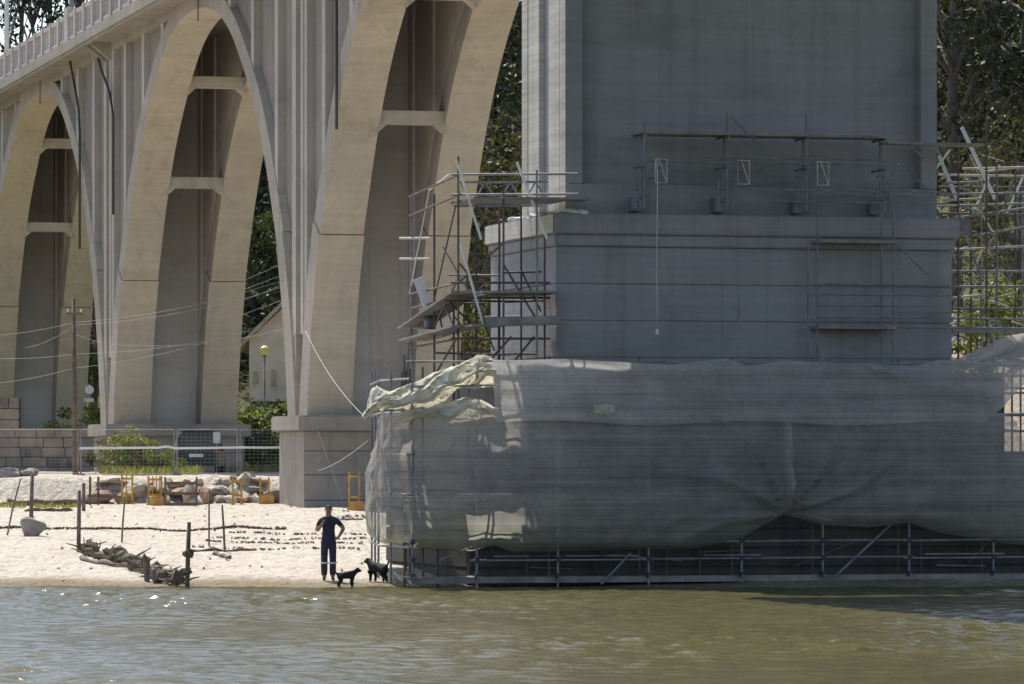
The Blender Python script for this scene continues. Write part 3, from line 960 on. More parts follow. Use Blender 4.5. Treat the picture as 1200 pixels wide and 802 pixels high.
# ---------------------------------------------------------------- scaffold tower left of the pier
st = bridge_thing('side_scaffold', 'tall tube scaffold with plank lifts clinging to the left side of the pier cornice', 'scaffold')
def T(p, q, mat='steel', r=TR, name='ledger', root=None):
    tube(name, p, q, r, mat, root if root is not None else st)
SG = [(-2.6, 0.0, 4.0, 9.95), (-2.6, 2.3, 4.0, 9.2), (-2.6, 4.6, 4.0, 9.3), (-0.95, -0.9, 4.0, 9.6), (-1.75, -0.9, 4.0, 9.1), (-1.0, 2.3, 4.0, 9.2), (-0.72, -0.75, 4.0, 8.2)]
for (u, s, a, b_) in SG:
    T((u, s, a), (u, s, b_), random.choice(['steel', 'rust']), name='standard')
for z in (9.52, 9.05):
    T((-2.75, 0.0, z), (0.1, -0.7, z + 0.02), 'steel', name='guard_rail')
    T((-2.6, -0.1, z), (-2.6, 4.8, z - 0.25), 'rust', name='guard_rail')
for z in (8.25, 7.75):
    T((-2.9, 4.6, z), (-2.2, 4.4, z), 'pale', name='transom')
for z in (7.0, 6.65, 5.7, 4.6):
    T((-2.8, -0.05, z), (-0.55, -0.6, z), 'rust')
    T((-2.6, 0, z), (-2.6, 4.7, z - 0.1), 'rust')
# lattice girder
L0, L1 = Vector((-2.25, 1.2, 9.42)), Vector((-0.15, 1.0, 9.45))
bar('lattice_chord', L0, L1, 0.05, 0.05, 'steel', st); bar('lattice_chord', L0 - Vector((0, 0, .5)), L1 - Vector((0, 0, .5)), 0.05, 0.05, 'steel', st)
for i in range(7):
    a = L0.lerp(L1, i / 7); b2 = L0.lerp(L1, (i + 1) / 7)
    T(a - Vector((0, 0, .5 if i % 2 else 0)), b2 - Vector((0, 0, 0 if i % 2 else .5)), 'steel', 0.02, 'lattice_web')
L0, L1 = Vector((-2.2, 2.0, 8.95)), Vector((-0.1, 1.8, 8.98))
bar('lattice_chord', L0 - Vector((0, 0, .05)), L1 - Vector((0, 0, .05)), 0.05, 0.05, 'steel', st)
# plank lifts: an inclined run along the side and level runs across the front
for k in range(3):
    uo = -2.75 + k * 0.24
    bar('plank', (uo, 4.9, 6.08), (uo, -0.35, 6.78), 0.22, 0.05, 'board', st)
    bar('plank', (uo, 4.9, 5.78), (uo, -0.35, 5.98), 0.22, 0.05, 'board', st)
for k in range(3):
    so = -0.95 + k * 0.24
    bar('plank', (-2.3, so, 6.76), (-0.35, so, 6.78), 0.22, 0.05, 'board', st)
    bar('plank', (-2.55, so, 5.98), (-0.4, so, 6.05), 0.22, 0.05, 'board', st)
for k in range(10):  # top lift deck, its run past the pier corner added to shade the net
    so = -0.95 + k * 0.235
    bar('plank', (-2.5 + 0.03 * (k % 3), so, 8.93), ((0.32 if so < -0.2 else -0.08) + 0.03 * (k % 2), so, 8.95), 0.22, 0.045, 'board', st)
for k in range(5):
    so = -0.2 + k * 0.24
    bar('plank', (-2.0, so, 6.74), (-0.4, so, 6.76), 0.22, 0.05, 'board', st)
bar('toe_board', (-2.2, -1.05, 6.09), (-0.45, -1.05, 6.14), 0.03, 0.16, 'board', st)
# braces below and beside the lifts
for (p, q) in (((-2.6, 0, 7.0), (-1.75, -0.9, 7.9)), ((-2.6, 0.05, 7.5), (-1.9, 0.05, 6.7)), ((-1.0, -0.9, 6.2), (-1.75, -0.9, 7.4)), ((-2.6, 0, 5.05), (-2.0, -.1, 5.75)), ((-2.0, -.1, 5.05), (-1.4, -.3, 5.75)), ((-1.4, -.3, 5.1), (-0.9, -.5, 5.75)), ((-2.6, 3.0, 4.6), (-2.6, 0.2, 5.7)), ((-2.6, 0, 7.1), (-2.6, 2.2, 6.1))):
    T(p, q, 'rust', name='brace')
rt_ = random.Random(31)
for k in range(16):
    u_, s_k = rt_.choice([-2.6, -1.9, -1.0]), rt_.uniform(0, 4.4)
    z_ = rt_.choice([6.3, 7.3, 7.9, 8.5, 9.3, 5.4, 6.6])
    if k % 2:
        T((u_ - .2, s_k, z_), (u_ + rt_.uniform(0.9, 1.6), s_k - .2, z_ + rt_.uniform(-.05, .05)), rt_.choice(['rust', 'steel', 'pipe']), 0.024, 'transom')
    else:
        T((u_, s_k, z_), (u_ + rt_.uniform(-.1, .9), s_k + rt_.uniform(-1.2, 1.2), z_ - rt_.uniform(.7, 1.3)), rt_.choice(['rust', 'steel', 'pipe']), 0.022, 'brace')
for k in range(4):
    T((-2.3 + .55 * k, 1.6, 4.0), (-2.3 + .55 * k, 1.6, 8.9 if k % 2 else 6.8), rt_.choice(['rust', 'pipe']), 0.024, 'standard')
T((-2.62, 4.7, 6.9), (-2.45, 3.4, 9.35), 'pale', 0.02, 'brace'); T((-2.45, 3.4, 9.35), (-2.55, 1.0, 9.6), 'pale', 0.02, 'brace')
T((-2.6, 2.6, 6.4), (-2.3, 1.4, 8.9), 'rust', 0.02, 'brace')

def ladder(label, p, q, w=0.34):
    """rails from p to q in bridge coordinates; the width lies along the bridge"""
    t = bridge_thing('ladder', label, 'ladder', None)
    p = Vector(p); q = Vector(q)
    wv = Vector((ST * w, CT * w, 0))
    for k in (0, 1):
        bar('ladder_rail', p + wv * k, q + wv * k, 0.05, 0.03, 'white', t, (0, 1, 0))
    n = int((q - p).length / 0.28)
    for i in range(1, n):
        c = p.lerp(q, i / n)
        tube('rung', c, c + wv, 0.014, 'white', t, 6)
    return t
ladder('pale ladder sloping up to the top lift of the left scaffold tower', fr(564, 280, -0.55), fr(535, 188, -0.55))
ladder('pale ladder between the two plank lifts of the left scaffold tower', fr(566, 380, -0.55), fr(540, 286, -0.55))
ladder('pale ladder leaning beside the lit pilasters at the pier corner', fr(641, 280, -0.9), fr(606, 190, -0.9))
ladder('short pale ladder at the pier edge in the right scaffold tower', fr(1122, 233, 0.4), fr(1101, 182, 0.4))
ladder('long pale ladder standing highest in the right scaffold tower', fr(1167, 233, 0.6), fr(1128, 149, 0.6))
# white sheet of board leaning on the lower lift
a, b_ = Vector(fr(508, 373, 3.0)), Vector(fr(490, 326, 3.0))
o = bar('board_offcut', a, b_, 0.26, 0.03, 'white', None, (0, 1, 0))
wp = bridge_thing('leaning_board', 'white board leaning on the lower lift of the left scaffold tower', 'board')
o.parent = wp
o.name = 'board_face'
bar('board_batten', a + Vector((0, -0.03, 0.1)), b_ + Vector((0, -0.03, -0.1)), 0.04, 0.03, 'pale', wp, (0, 1, 0))
bk = bridge_thing('bucket', 'small grey bucket on the lower lift below the leaning white board', 'bucket')
c0 = Vector(fr(504, 386, 3.0)); 
polytube('bucket_body', [c0 + Vector((0, 0, 0.0)), c0 + Vector((0, 0, 0.3))], [0.13, 0.17], 'bracket', bk, 14)
polytube('bucket_handle', [c0 + Vector((-.17, 0, .28)), c0 + Vector((-.12, 0, .4)), c0 + Vector((0, 0, .45)), c0 + Vector((.12, 0, .4)), c0 + Vector((.17, 0, .28))], 0.008, 'steel', bk)
rag = bridge_thing('mortar_crumbs', 'white mortar crumbs lying on the cornice ledge below the lit pilasters', 'mortar')
for k, (u_, s_k, w_) in enumerate(((-0.25, -0.33, 0.3), (0.05, -0.3, 0.42), (0.3, -0.32, 0.22), (-0.3, 0.1, 0.3), (-0.28, 0.8, 0.35), (-0.3, 1.7, 0.3), (-0.28, 2.8, 0.4), (-0.26, 3.6, 0.3))):
    lump('crumb', (w_, 0.2, 0.1 + 0.02 * (k % 3)), 'white', rag, (u_, s_k, 8.68), k, 0.4, 2)

# ---------------------------------------------------------------- hanging bracket scaffold on the pier face
fs = bridge_thing('bracket_scaffold', 'bracket scaffold with plank deck hung across the shaded pier face', 'scaffold')
posts = [755, 852, 945, 1036]
for i, x in enumerate(posts):
    u, s, z = fr(x, 250, -0.85)
    tube('standard', (u, -0.85, 8.75), (u, -0.85, 11.05 if i in (1, 2) else 10.8), TR, 'bracket', fs)
    tube('standard', (u + 0.12, -0.25, 8.7), (u + 0.12, -0.25, 10.5), TR, 'bracket', fs)
    tube('transom', (u, -1.0, 9.75), (u, 0.0, 9.75), TR, 'bracket', fs)
    tube('transom', (u, -1.0, 10.46), (u, 0.0, 10.46), TR, 'bracket', fs)
    uu = u + 0.42
    if i < 3:
        for (p, q) in (((uu - .18, 9.35), (uu + .1, 9.35)), ((uu - .18, 9.9), (uu + .1, 9.9)), ((uu + .1, 9.35), (uu + .1, 9.9)), ((uu + .1, 9.35), (uu - .1, 9.9)), ((uu - .18, 9.35), (uu - .18, 9.9))):
            tube('bracket_frame', (p[0], -0.95, p[1]), (q[0], -0.95, q[1]), 0.016, 'warmtube', fs)
    for k in range(4):
        tube('clamp', (u - .16 + .11 * k, -0.7, 8.75), (u - .16 + .11 * k, -0.7, 9.5 + .2 * (k % 3)), 0.02, 'steel' if (k + i) % 2 else 'bracket', fs)
        box('anchor_plate', u - .16 + .03 * ((k * 7 + i * 3) % 5), u - .04 + .06 * ((k + i) % 3), -0.6, -0.5, 8.9 + .29 * k + .03 * i, 8.94 + .29 * k + .03 * i, 'bracket', fs)
    for k in range(5):
        uu = u - 0.12 + 0.1 * k
        tube('clamp', (uu, -0.8 - .03 * k, 9.0 + 0.22 * k), (uu + 0.22, -0.8, 9.05 + 0.22 * k), 0.025, 'bracket', fs)
    box('anchor_plate', u - 0.14, u + 0.12, -0.3, -0.02, 8.72, 9.05, 'bracket', fs)
ua, ub = fr(748, 160, -0.85)[0], fr(1040, 160, -0.85)[0]
for k in range(4):
    cuts = [ua, fr(846, 160, -.85)[0], fr(945, 160, -.85)[0], ub]
    for j in range(3):
        box('plank', cuts[j] + 0.01, cuts[j + 1] - 0.01, -1.0 + 0.23 * k, -0.79 + 0.23 * k, 10.49, 10.54, 'board', fs)
uc, ud = fr(1038, 166, -0.85)[0], fr(1152, 166, -0.85)[0]
for k in range(3):
    box('plank', uc, ud, -1.0 + 0.23 * k, -0.79 + 0.23 * k, 10.36, 10.41, 'board', fs)
for (x0, x1, y) in ((822, 1042, 184), (760, 1040, 189), (905, 1100, 222), (900, 1110, 236), (960, 1100, 229)):
    a = fr(x0, y, -0.9); b2 = fr(x1, y, -0.9)
    tube('ledger', (a[0], -0.9, a[2]), (b2[0], -0.9, a[2]), 0.022, 'bracket', fs)
tube('brace', fr(856, 136, -0.9), fr(925, 205, -0.9), TR, 'bracket', fs)
tube('brace', fr(1064, 168, -0.9), fr(1082, 186, -0.9), TR, 'bracket', fs)
tube('brace', fr(1068, 205, -0.9), fr(1098, 232, -0.9), TR, 'bracket', fs)
for (x, y0, y1, lab) in ((770, 185, 386, 'pale'), (865, 175, 372, 'dark')):
    a = fr(x, y0, -1.05); b2 = fr(x, y1, -1.05)
    rt = bridge_thing('hanging_rope', 'thin %s rope hanging down the shaded pier face from the bracket scaffold' % lab, 'rope')
    polytube('rope_strand', [(a[0] + 0.01 * math.sin(k), -1.05, a[2] + (b2[2] - a[2]) * k / 8) for k in range(9)], 0.010, 'rope' if lab == 'pale' else 'bracket', rt)
    tube('rope_weight', (b2[0], -1.05, b2[2] - 0.12), (b2[0], -1.05, b2[2]), 0.035, 'pale' if lab == 'pale' else 'bracket', rt)

# ---------------------------------------------------------------- lower right scaffold on the pier face
ls = bridge_thing('corner_scaffold', 'small two lift scaffold on the lower right of the shaded pier face', 'scaffold')
for x in (947, 958, 1047, 1033):
    u = fr(x, 300, -0.8)[0]
    tube('standard', (u, -0.8, 5.0), (u, -0.8, 8.9 if x != 947 else 8.1), TR, 'bracket', ls)
for y in (283, 384):
    a = fr(957, y, -0.8); b2 = fr(1048, y, -0.8)
    for k in range(3):
        box('plank', a[0], b2[0], -0.95 + .23 * k, -0.74 + .23 * k, a[2] - 0.03, a[2] + 0.03, 'board', ls)
for (x0, x1, y) in ((955, 1112, 333), (957, 1085, 358), (945, 1112, 345), (1047, 1200, 384), (1047, 1120, 366), (957, 1200, 372)):
    a = fr(x0, y, -0.85); b2 = fr(x1, y, -0.85)
    tube('ledger', (a[0], -0.85, a[2]), (b2[0], -0.85, a[2]), 0.022, 'bracket', ls)
tube('brace', fr(1050, 286, -0.85), fr(1092, 326, -0.85), TR, 'bracket', ls)

# ---------------------------------------------------------------- right scaffold tower
rs = bridge_thing('right_scaffold', 'tangled tube scaffold tower right of the pier against the trees', 'scaffold')
for (x, s, y0, y1) in ((1123, 0.2, 440, 160), (1138, 1.6, 440, 205), (1150, 3.0, 430, 230), (1156, 0.0, 440, 132), (1168, 0.2, 440, 195), (1190, 1.4, 430, 178), (1198, 3.0, 430, 190), (1212, 0.2, 440, 150), (1160, 0.8, 560, 400), (1176, 0.2, 560, 400), (1186, 2.0, 560, 400), (1146, 1.8, 560, 400), (1196, 0.5, 560, 400)):
    a = fr(x, y0, s); b2 = fr(x, y1, s)
    tube('standard', (a[0], s, a[2]), (a[0], s, b2[2]), TR, random.choice(['steel', 'rust', 'bracket']), rs)
for (x0, y0, x1, y1, s, mat) in ((1100, 205, 1215, 207, 1.4, 'warmtube'), (1128, 198, 1215, 196, 1.0, 'warmtube'), (1100, 219, 1215, 220, 2.6, 'rust'), (1100, 228, 1215, 226, 0.2, 'steel'), (1150, 202, 1195, 196, 3.0, 'warmtube'), (1100, 242, 1215, 238, 1.2, 'steel'), (1100, 250, 1215, 252, 2.0, 'rust'),
        (1112, 257, 1215, 242, 0.2, 'board'), (1138, 277, 1215, 264, 0.2, 'board'), (1115, 293, 1215, 288, 0.6, 'warmtube'), (1112, 318, 1215, 318, 1.2, 'bracket'), (1112, 336, 1215, 336, 0.2, 'bracket'), (1112, 350, 1150, 346, 1.2, 'warmtube'), (1112, 362, 1215, 362, 2.2, 'rust'), (1105, 235, 1150, 233, 0.4, 'warmtube'), (1105, 215, 1150, 213, 0.4, 'steel'), (1140, 440, 1215, 441, 0.2, 'rust'), (1140, 462, 1215, 460, 0.8, 'steel'), (1140, 486, 1215, 485, 0.2, 'bracket'), (1140, 503, 1215, 506, 1.4, 'rust')):
    a = fr(x0, y0, s); b2 = fr(x1, y1, s)
    tube('ledger', a, b2, 0.028 if mat in ('warmtube', 'board') else TR, mat, rs)
for (x0, y0, x1, y1, s) in ((1192, 200, 1172, 255, 0.3), (1150, 250, 1165, 275, 0.3), (1170, 270, 1158, 290, 0.3), (1185, 320, 1178, 340, 1.0), (1118, 360, 1138, 325, 1.0), (1160, 205, 1145, 240, 2.0), (1136, 280, 1150, 330, 1.0), (1200, 205, 1180, 250, 2.0)):
    tube('brace', fr(x0, y0, s), fr(x1, y1, s), TR, random.choice(['steel', 'rust', 'pale']), rs)
a = fr(1113, 384, 0.0); b2 = fr(1215, 384, 0.0)
for k in range(3):
    box('plank', a[0], b2[0], -0.2 + 0.24 * k, 0.02 + 0.24 * k, a[2] - 0.12, a[2] + 0.02, 'board', rs)
a = fr(1124, 257, 0.3); b2 = fr(1138, 277, 0.3)
box('panel', a[0], b2[0], 0.3, 0.34, b2[2], a[2], 'board', rs)

rq_ = random.Random(17)
for k in range(22):
    x0, y0, sk = rq_.uniform(1102, 1205), rq_.uniform(170, 395), rq_.uniform(0.2, 4.0)
    dx, dy = rq_.choice([(18, 42), (-16, 40), (26, 8), (30, -7), (12, 55), (-22, 30)])
    tube('brace', fr(x0, y0, sk), fr(x0 + dx, y0 + dy, sk + rq_.uniform(-.5, .5)), 0.022, rq_.choice(['rust', 'steel', 'warmtube', 'bracket']), rs)

# ---------------------------------------------------------------- trees and shrubs
def quads_to_mesh(name, P, A, B, mat, parent=None):
    """many separate four-cornered leaves: centres P, half axes A and B"""
    n = len(P)
    V = np.empty((n, 4, 3))
    V[:, 0] = P - A; V[:, 1] = P - B * 0.8; V[:, 2] = P + A; V[:, 3] = P + B * 0.8
    F = np.arange(n * 4).reshape(n, 4)
    return grid_object(name, V.reshape(-1, 3), F, mat, parent, False)

def leaf_cloud(rg, centres, radii, per, size, droop=0.0):
    P = []; A = []; B = []
    for c, r in zip(centres, radii):
        k = max(3, int(per * rg.uniform(0.6, 1.3)))
        d = rg.normal(size=(k, 3)); d /= np.linalg.norm(d, axis=1)[:, None]
        rr = r * rg.uniform(0.25, 1.0, size=(k, 1)) ** 0.6
        p = c + d * rr * np.array([1, 1, 0.75])
        a = rg.normal(size=(k, 3)); a[:, 2] -= droop; a /= np.linalg.norm(a, axis=1)[:, None]
        b_ = np.cross(a, rg.normal(size=(k, 3))); b_ /= np.linalg.norm(b_, axis=1)[:, None] + 1e-6
        sz = size * rg.uniform(0.6, 1.4, size=(k, 1))
        P.append(p); A.append(a * sz); B.append(b_ * sz * 0.55)
    return np.concatenate(P), np.concatenate(A), np.concatenate(B)

def limb_mesh(segs):
    v = []; f = []
    for (p, q, r0, r1) in segs:
        p = Vector(p); q = Vector(q); d = (q - p).normalized()
        ref = Vector((0, 0, 1)) if abs(d.z) < 0.95 else Vector((1, 0, 0))
        x = ref.cross(d).normalized(); y = d.cross(x); o0 = len(v)
        for c_, r in ((p, r0), (q, r1)):
            for k in range(7):
                a = 2 * math.pi * k / 7
                v.append(c_ + x * r * math.cos(a) + y * r * math.sin(a))
        for k in range(7):
            k2 = (k + 1) % 7
            f.append((o0 + k, o0 + k2, o0 + 7 + k2, o0 + 7 + k))
    return v, f

def make_tree(seed, kind):
    """prototype meshes (trunk, crown) about 10 m tall; kind: round, tall, shrub"""
    rg = np.random.default_rng(seed)
    segs = []; tips = []
    if kind == 'round':
        H, r, cz, rx, rz_ = 10.0, 0.24, 6.2, 3.2, 3.9
    elif kind == 'tall':
        H, r, cz, rx, rz_ = 14.0, 0.17, 10.4, 1.9, 4.2
    else:
        H, r, cz, rx, rz_ = 2.2, 0.06, 1.2, 1.35, 1.1
    pts = [Vector((0, 0, -0.3))]
    n = 7
    for i in range(1, n + 1):
        pts.append(Vector((rg.normal(0, 0.05) * H * 0.12, rg.normal(0, 0.05) * H * 0.12, (H * 0.86) * i / n)))
    for i in range(n):
        segs.append((pts[i], pts[i + 1], r * (1 - 0.8 * i / n), r * (1 - 0.8 * (i + 1) / n)))
    nb = {'round': 46, 'tall': 18, 'shrub': 26}[kind]
    centres = []; radii = []
    for k in range(nb):
        d = rg.normal(size=3); d /= np.linalg.norm(d)
        rr = rg.uniform(0.35, 1.0) ** 0.5
        c = np.array([d[0] * rx * rr, d[1] * rx * rr, cz + d[2] * rz_ * rr])
        if c[2] < 0.15 * H and kind != 'shrub':
            c[2] = 0.2 * H + rg.uniform(0, 1)
        c[2] = max(c[2], 0.25)
        centres.append(c); radii.append(rg.uniform(0.55, 1.25) * {'round': 1.0, 'tall': 0.8, 'shrub': 0.42}[kind])
        if k % 2 == 0 and kind != 'shrub':
            zz_ = min(c[2] * rg.uniform(0.55, 0.85), H * 0.82)
            i = min(int(zz_ / (H * 0.86) * n), n - 1)
            segs.append((pts[i].lerp(pts[i + 1], 0.5), Vector(c), r * 0.3, r * 0.08))
        elif kind == 'shrub' and k % 2 == 0:
            segs.append((Vector((0, 0, 0.0)), Vector(c), r * 0.4, r * 0.12))
    per, size = {'round': (160, 0.1), 'tall': (60, 0.13), 'shrub': (85, 0.085)}[kind]
    P, A, B = leaf_cloud(rg, centres, radii, per, size, 0.4 if kind == 'tall' else 0.1)
    return segs, P, A, B

_protos = {}
def proto(seed, kind, leaf, bark):
    k = (seed, kind, leaf, bark)
    if k not in _protos:
        segs, P, A, B = make_tree(seed, kind)
        v, f = limb_mesh(segs)
        t = mesh('trunk', v, f, bark, None, True); cme = quads_to_mesh('crown', P, A, B, leaf)
        _protos[k] = (t.data, cme.data)
        bpy.data.objects.remove(t); bpy.data.objects.remove(cme)
    return _protos[k]

def plant(name, label, cat, loc, scale, seed, kind, leaf, bark='bark', group=None, sx=1.0):
    tm, cm = proto(seed, kind, leaf, bark)
    t = thing(name, label, cat, loc, random.uniform(0, 6.28), group)
    t.scale = (scale * sx, scale * sx, scale)
    for nm, me in (('trunk' if kind != 'shrub' else 'stem', tm), ('crown' if kind != 'shrub' else 'foliage', cm)):
        link(bpy.data.objects.new(nm, me), t)
    return t

# dark wood on the slope behind: one mass nobody could count
rg = np.random.default_rng(21)
cen = []; rad = []
while len(cen) < 2600:
    Y = rg.uniform(236, 330); X = rg.uniform(-0.122, 0.125) * Y
    if X < -0.088 * Y and Y > 262:
        continue
    z = gz(X, Y) + rg.uniform(0.3, 6.5)
    cen.append(np.array([X, Y, z])); rad.append(rg.uniform(1.0, 2.4))
P, A, B = leaf_cloud(rg, cen, rad, 60, 0.24)
wd = quads_to_mesh('hillside_wood', P, A, B, 'leafd')
wd['label'] = 'dark dense wood covering the hillside behind the bridge'; wd['category'] = 'wood'; wd['kind'] = 'stuff'

TREES = [
    # px, Y, height scale, seed, kind, leaf, bark, label, group
    (1118, 168, 1.55, 1, 'round', 'leafd', 'bark', 'dark tree standing close against the right edge of the pier'),
    (1165, 182, 1.75, 2, 'round', 'leafd', 'bark', 'tall dark tree behind the right scaffold tower'),
    (1205, 172, 1.5, 3, 'round', 'leafo', 'bark', 'olive brown tree at the right edge of the picture'),
    (1135, 200, 2.2, 2, 'round', 'leafd', 'bark', 'largest dark tree filling the upper right corner'),
    (1195, 150, 0.75, 1, 'round', 'leafo', 'bark', 'small rusty olive tree beside the right scaffold posts'),
    (1090, 214, 2.4, 3, 'round', 'leafd', 'bark', 'dark tree mostly hidden behind the right edge of the pier'),
    (596, 176, 1.35, 3, 'round', 'leafo', 'bark', 'olive green tree showing between the arch rib and the pier'),
    (575, 205, 1.9, 1, 'round', 'leafd', 'bark', 'dark tree behind the gap between the arch rib and the pier'),
    (545, 190, 0.8, 2, 'round', 'leafl', 'bark', 'bright green tree seen through the left scaffold tower'),
    (296, 246, 0.8, 2, 'round', 'leafm', 'bark', 'mid green tree on the slope above the cream house'),
    (320, 262, 1.3, 1, 'round', 'leafd', 'bark', 'dark tree high in the gap between the two middle piers'),
    (271, 205, 0.36, 3, 'round', 'leafm', 'bark', 'small leafy tree left of the cream house'),
    (112, 222, 0.8, 3, 'round', 'leafm', 'bark', 'sunlit tree behind the narrow gap beside the second pier'),
    (118, 250, 1.1, 2, 'round', 'leafd', 'bark', 'dark tree behind the round white sign'),
    (8, 282, 1.45, 1, 'tall', 'leafd', 'barkp', 'slender tall tree at the top left corner of the picture'),
    (26, 296, 1.45, 2, 'tall', 'leafd', 'bark', 'tall bare trunked tree second from the left above the balustrade'),
    (40, 288, 1.45, 3, 'tall', 'leafd', 'bark', 'tall bare trunked tree third from the left above the balustrade'),
    (60, 300, 1.45, 1, 'tall', 'leafd', 'bark', 'tall bare trunked tree fourth from the left above the balustrade'),
    (78, 290, 1.45, 2, 'tall', 'leafm', 'bark', 'tall tree left of the lamp post above the balustrade'),
    (98, 286, 1.45, 3, 'tall', 'leafd', 'bark', 'tall tree right of the lamp post above the balustrade'),
    (118, 296, 1.45, 1, 'tall', 'leafd', 'bark', 'tall tree farthest right in the row above the balustrade'),
]
for (x, Y, sc_, sd, kd, lf, bk_, lab) in TREES:
    plant('tall_tree' if kd == 'tall' else 'broadleaf_tree', lab, 'tree', spot(x, Y, -0.1), sc_, sd, kd, lf, bk_, 'trees above the balustrade' if kd == 'tall' else 'trees behind the bridge')

SHRUBS = [
    (276, 198, 0.9, 4, 'leafm', 'dark green shrub at the foot of the second pier on its right'),
    (292, 202, 1.2, 5, 'leafm', 'rounded shrub in front of the left corner of the cream house'),
    (318, 200, 1.25, 6, 'leafl', 'pale green shrub under the street lamp'),
    (334, 196, 1.2, 4, 'leafd', 'dark shrub against the left side of the third pier plinth'),
    (306, 184, 0.9, 5, 'leafm', 'low shrub beyond the fence right of the parked car'),
    (325, 186, 0.8, 6, 'leafd', 'low dark bush beyond the fence beside the third pier plinth'),
    (112, 205, 1.2, 4, 'leafl', 'yellow green shrub in the narrow gap left of the second pier'),
    (128, 172, 0.55, 6, 'leafo', 'small shrub at the right end of the stone retaining wall'),
    (150, 164, 0.75, 5, 'grass', 'tall yellowish bush behind the mesh fence'),
    (170, 163, 0.6, 4, 'leafl', 'middle yellow green bush behind the mesh fence'),
    (196, 162, 0.42, 6, 'leafl', 'lowest yellow green bush behind the mesh fence'),
    (1132, 140, 0.85, 4, 'leafl', 'bright yellow green bush left on the bank behind the right scaffold'),
    (1162, 138, 0.95, 5, 'leafl', 'bright yellow green bush middle on the bank behind the right scaffold'),
    (1192, 139, 1.05, 6, 'leafl', 'bright yellow green bush at the right edge on the bank'),
    (530, 172, 1.1, 5, 'leafl', 'bright green shrub behind the foot of the left scaffold tower'),
    (556, 168, 0.9, 4, 'leafd', 'dark shrub behind the foot of the left scaffold tower'),
]
for (x, Y, sc_, sd, lf, lab) in SHRUBS:
    plant('shrub', lab, 'shrub', spot(x, Y, -0.05), sc_, sd, 'shrub', lf, 'bark', 'shrubs on the bank', 1.15)

# low grass along the terrace and the tide bank
rg = np.random.default_rng(5)
P = []; A = []; B = []
for k in range(5200):
    if k < 2200:
        Y = rg.uniform(158, 166); X = at(rg.uniform(120, 235), Y)
    elif k < 4000:
        Y = rg.uniform(176, 196); X = at(rg.uniform(262, 345), Y)
    else:
        Y = rg.uniform(143, 147); X = at(rg.uniform(-10, 30) if rg.random() < .6 else rg.uniform(40, 95), Y)
    h = rg.uniform(0.12, 0.4) if k < 4000 else rg.uniform(0.04, 0.14)
    z = gz(X, Y)
    d = np.array([rg.normal(0, .35), rg.normal(0, .35), 1.0]) * h / 2
    P.append(np.array([X, Y, z]) + d); A.append(d); B.append(np.array([rg.normal(), rg.normal(), 0]) * 0.018)
gq = quads_to_mesh('grass', np.array(P), np.array(A), np.array(B), 'grass')
gq['kind'] = 'stuff'; gq['label'] = 'dry yellow grass tufts behind the mesh fence'; gq['category'] = 'grass'

# ---------------------------------------------------------------- stone retaining wall on the left
YW = 188.0
rw = thing('retaining_wall', 'stepped stone block retaining wall at the left edge below the first pier', 'stone wall', (at(122, YW), YW, 2.3), 0)
xr = 0.0; xl = -9.5
rr_ = random.Random(2)
box('wall_core', xl, xr - 0.03, 0.06, 1.2, -0.3, 1.74, 'groove', rw)
box('wall_core', xl, at(22, YW) - at(122, YW) - 0.03, 0.06, 1.2, 1.7, 3.1, 'groove', rw)
for c_ in range(8):
    z0 = -0.1 + c_ * 0.4
    xe = xr if c_ < 5 else at(22, YW) - at(122, YW)
    if c_ >= 5: z0 = 1.78 + (c_ - 5) * 0.45
    x = xl - rr_.uniform(0, 0.5)
    while x < xe - 0.2:
        w = min(rr_.uniform(0.6, 1.15), xe - x)
        if w < 0.25:
            break
        o_ = rr_.uniform(-0.02, 0.02)
        box('stone', x + 0.012, x + w - 0.012, o_, 0.3, z0 + 0.012, z0 + (0.388 if c_ < 5 else 0.438), rr_.choice(['stone', 'stone', 'stoneb']), rw, 0.02)
        x += w
box('coping', xl, xr + 0.08, -0.06, 0.5, 1.9 - 0.02, 2.0, 'stoneb', rw, 0.02) if False else None
# ---------------------------------------------------------------- rubble bank edge between beach and terrace
rb_ = thing('rubble_bank', 'low broken bank of loose stones along the top of the beach', 'rubble bank', (0, 150.0, 0), 0)
rr_ = random.Random(5)
x = 98
while x < 356:
    w = rr_.uniform(7, 24)
    for row in range(3):
        if rr_.random() < (0.45 if x < 190 else 0.3):
            continue
        Y = 148.9 + 0.6 * row + rr_.uniform(-.2, .2)
        X = at(x + w / 2, 150) 
        sx = w / 36.0 * rr_.uniform(0.5, 1.1)
        sz = rr_.uniform(0.16, 0.5)
        zc = 1.5 + row * 0.3 + rr_.uniform(0, .12)
        lump('stone', (sx * 1.1, 0.8, sz), rr_.choice(['stone', 'stoneb', 'stonep', 'stonep', 'stonec']), rb_, (X, Y - 150, zc), rr_.randint(0, 9999), 0.42, 2, rr_.uniform(-.5, .5))
    x += w * 0.92
for (x, w, h, mt) in ((118, 30, 0.5, 'stonec'), (222, 16, 0.75, 'stone'), (242, 14, 0.6, 'stonec'), (330, 34, 0.55, 'stoneb'), (345, 20, 0.9, 'drift'), (12, 30, 0.35, 'stoneb'), (34, 22, 0.3, 'stoneb')):
    Y = 148.8 if x > 60 else 151.5
    lump('stone', (w / 36.0, 0.7, h), mt, rb_, (at(x, Y), Y - 150, gz(at(x, Y), Y) + h * 0.35), int(x), 0.3, 2)

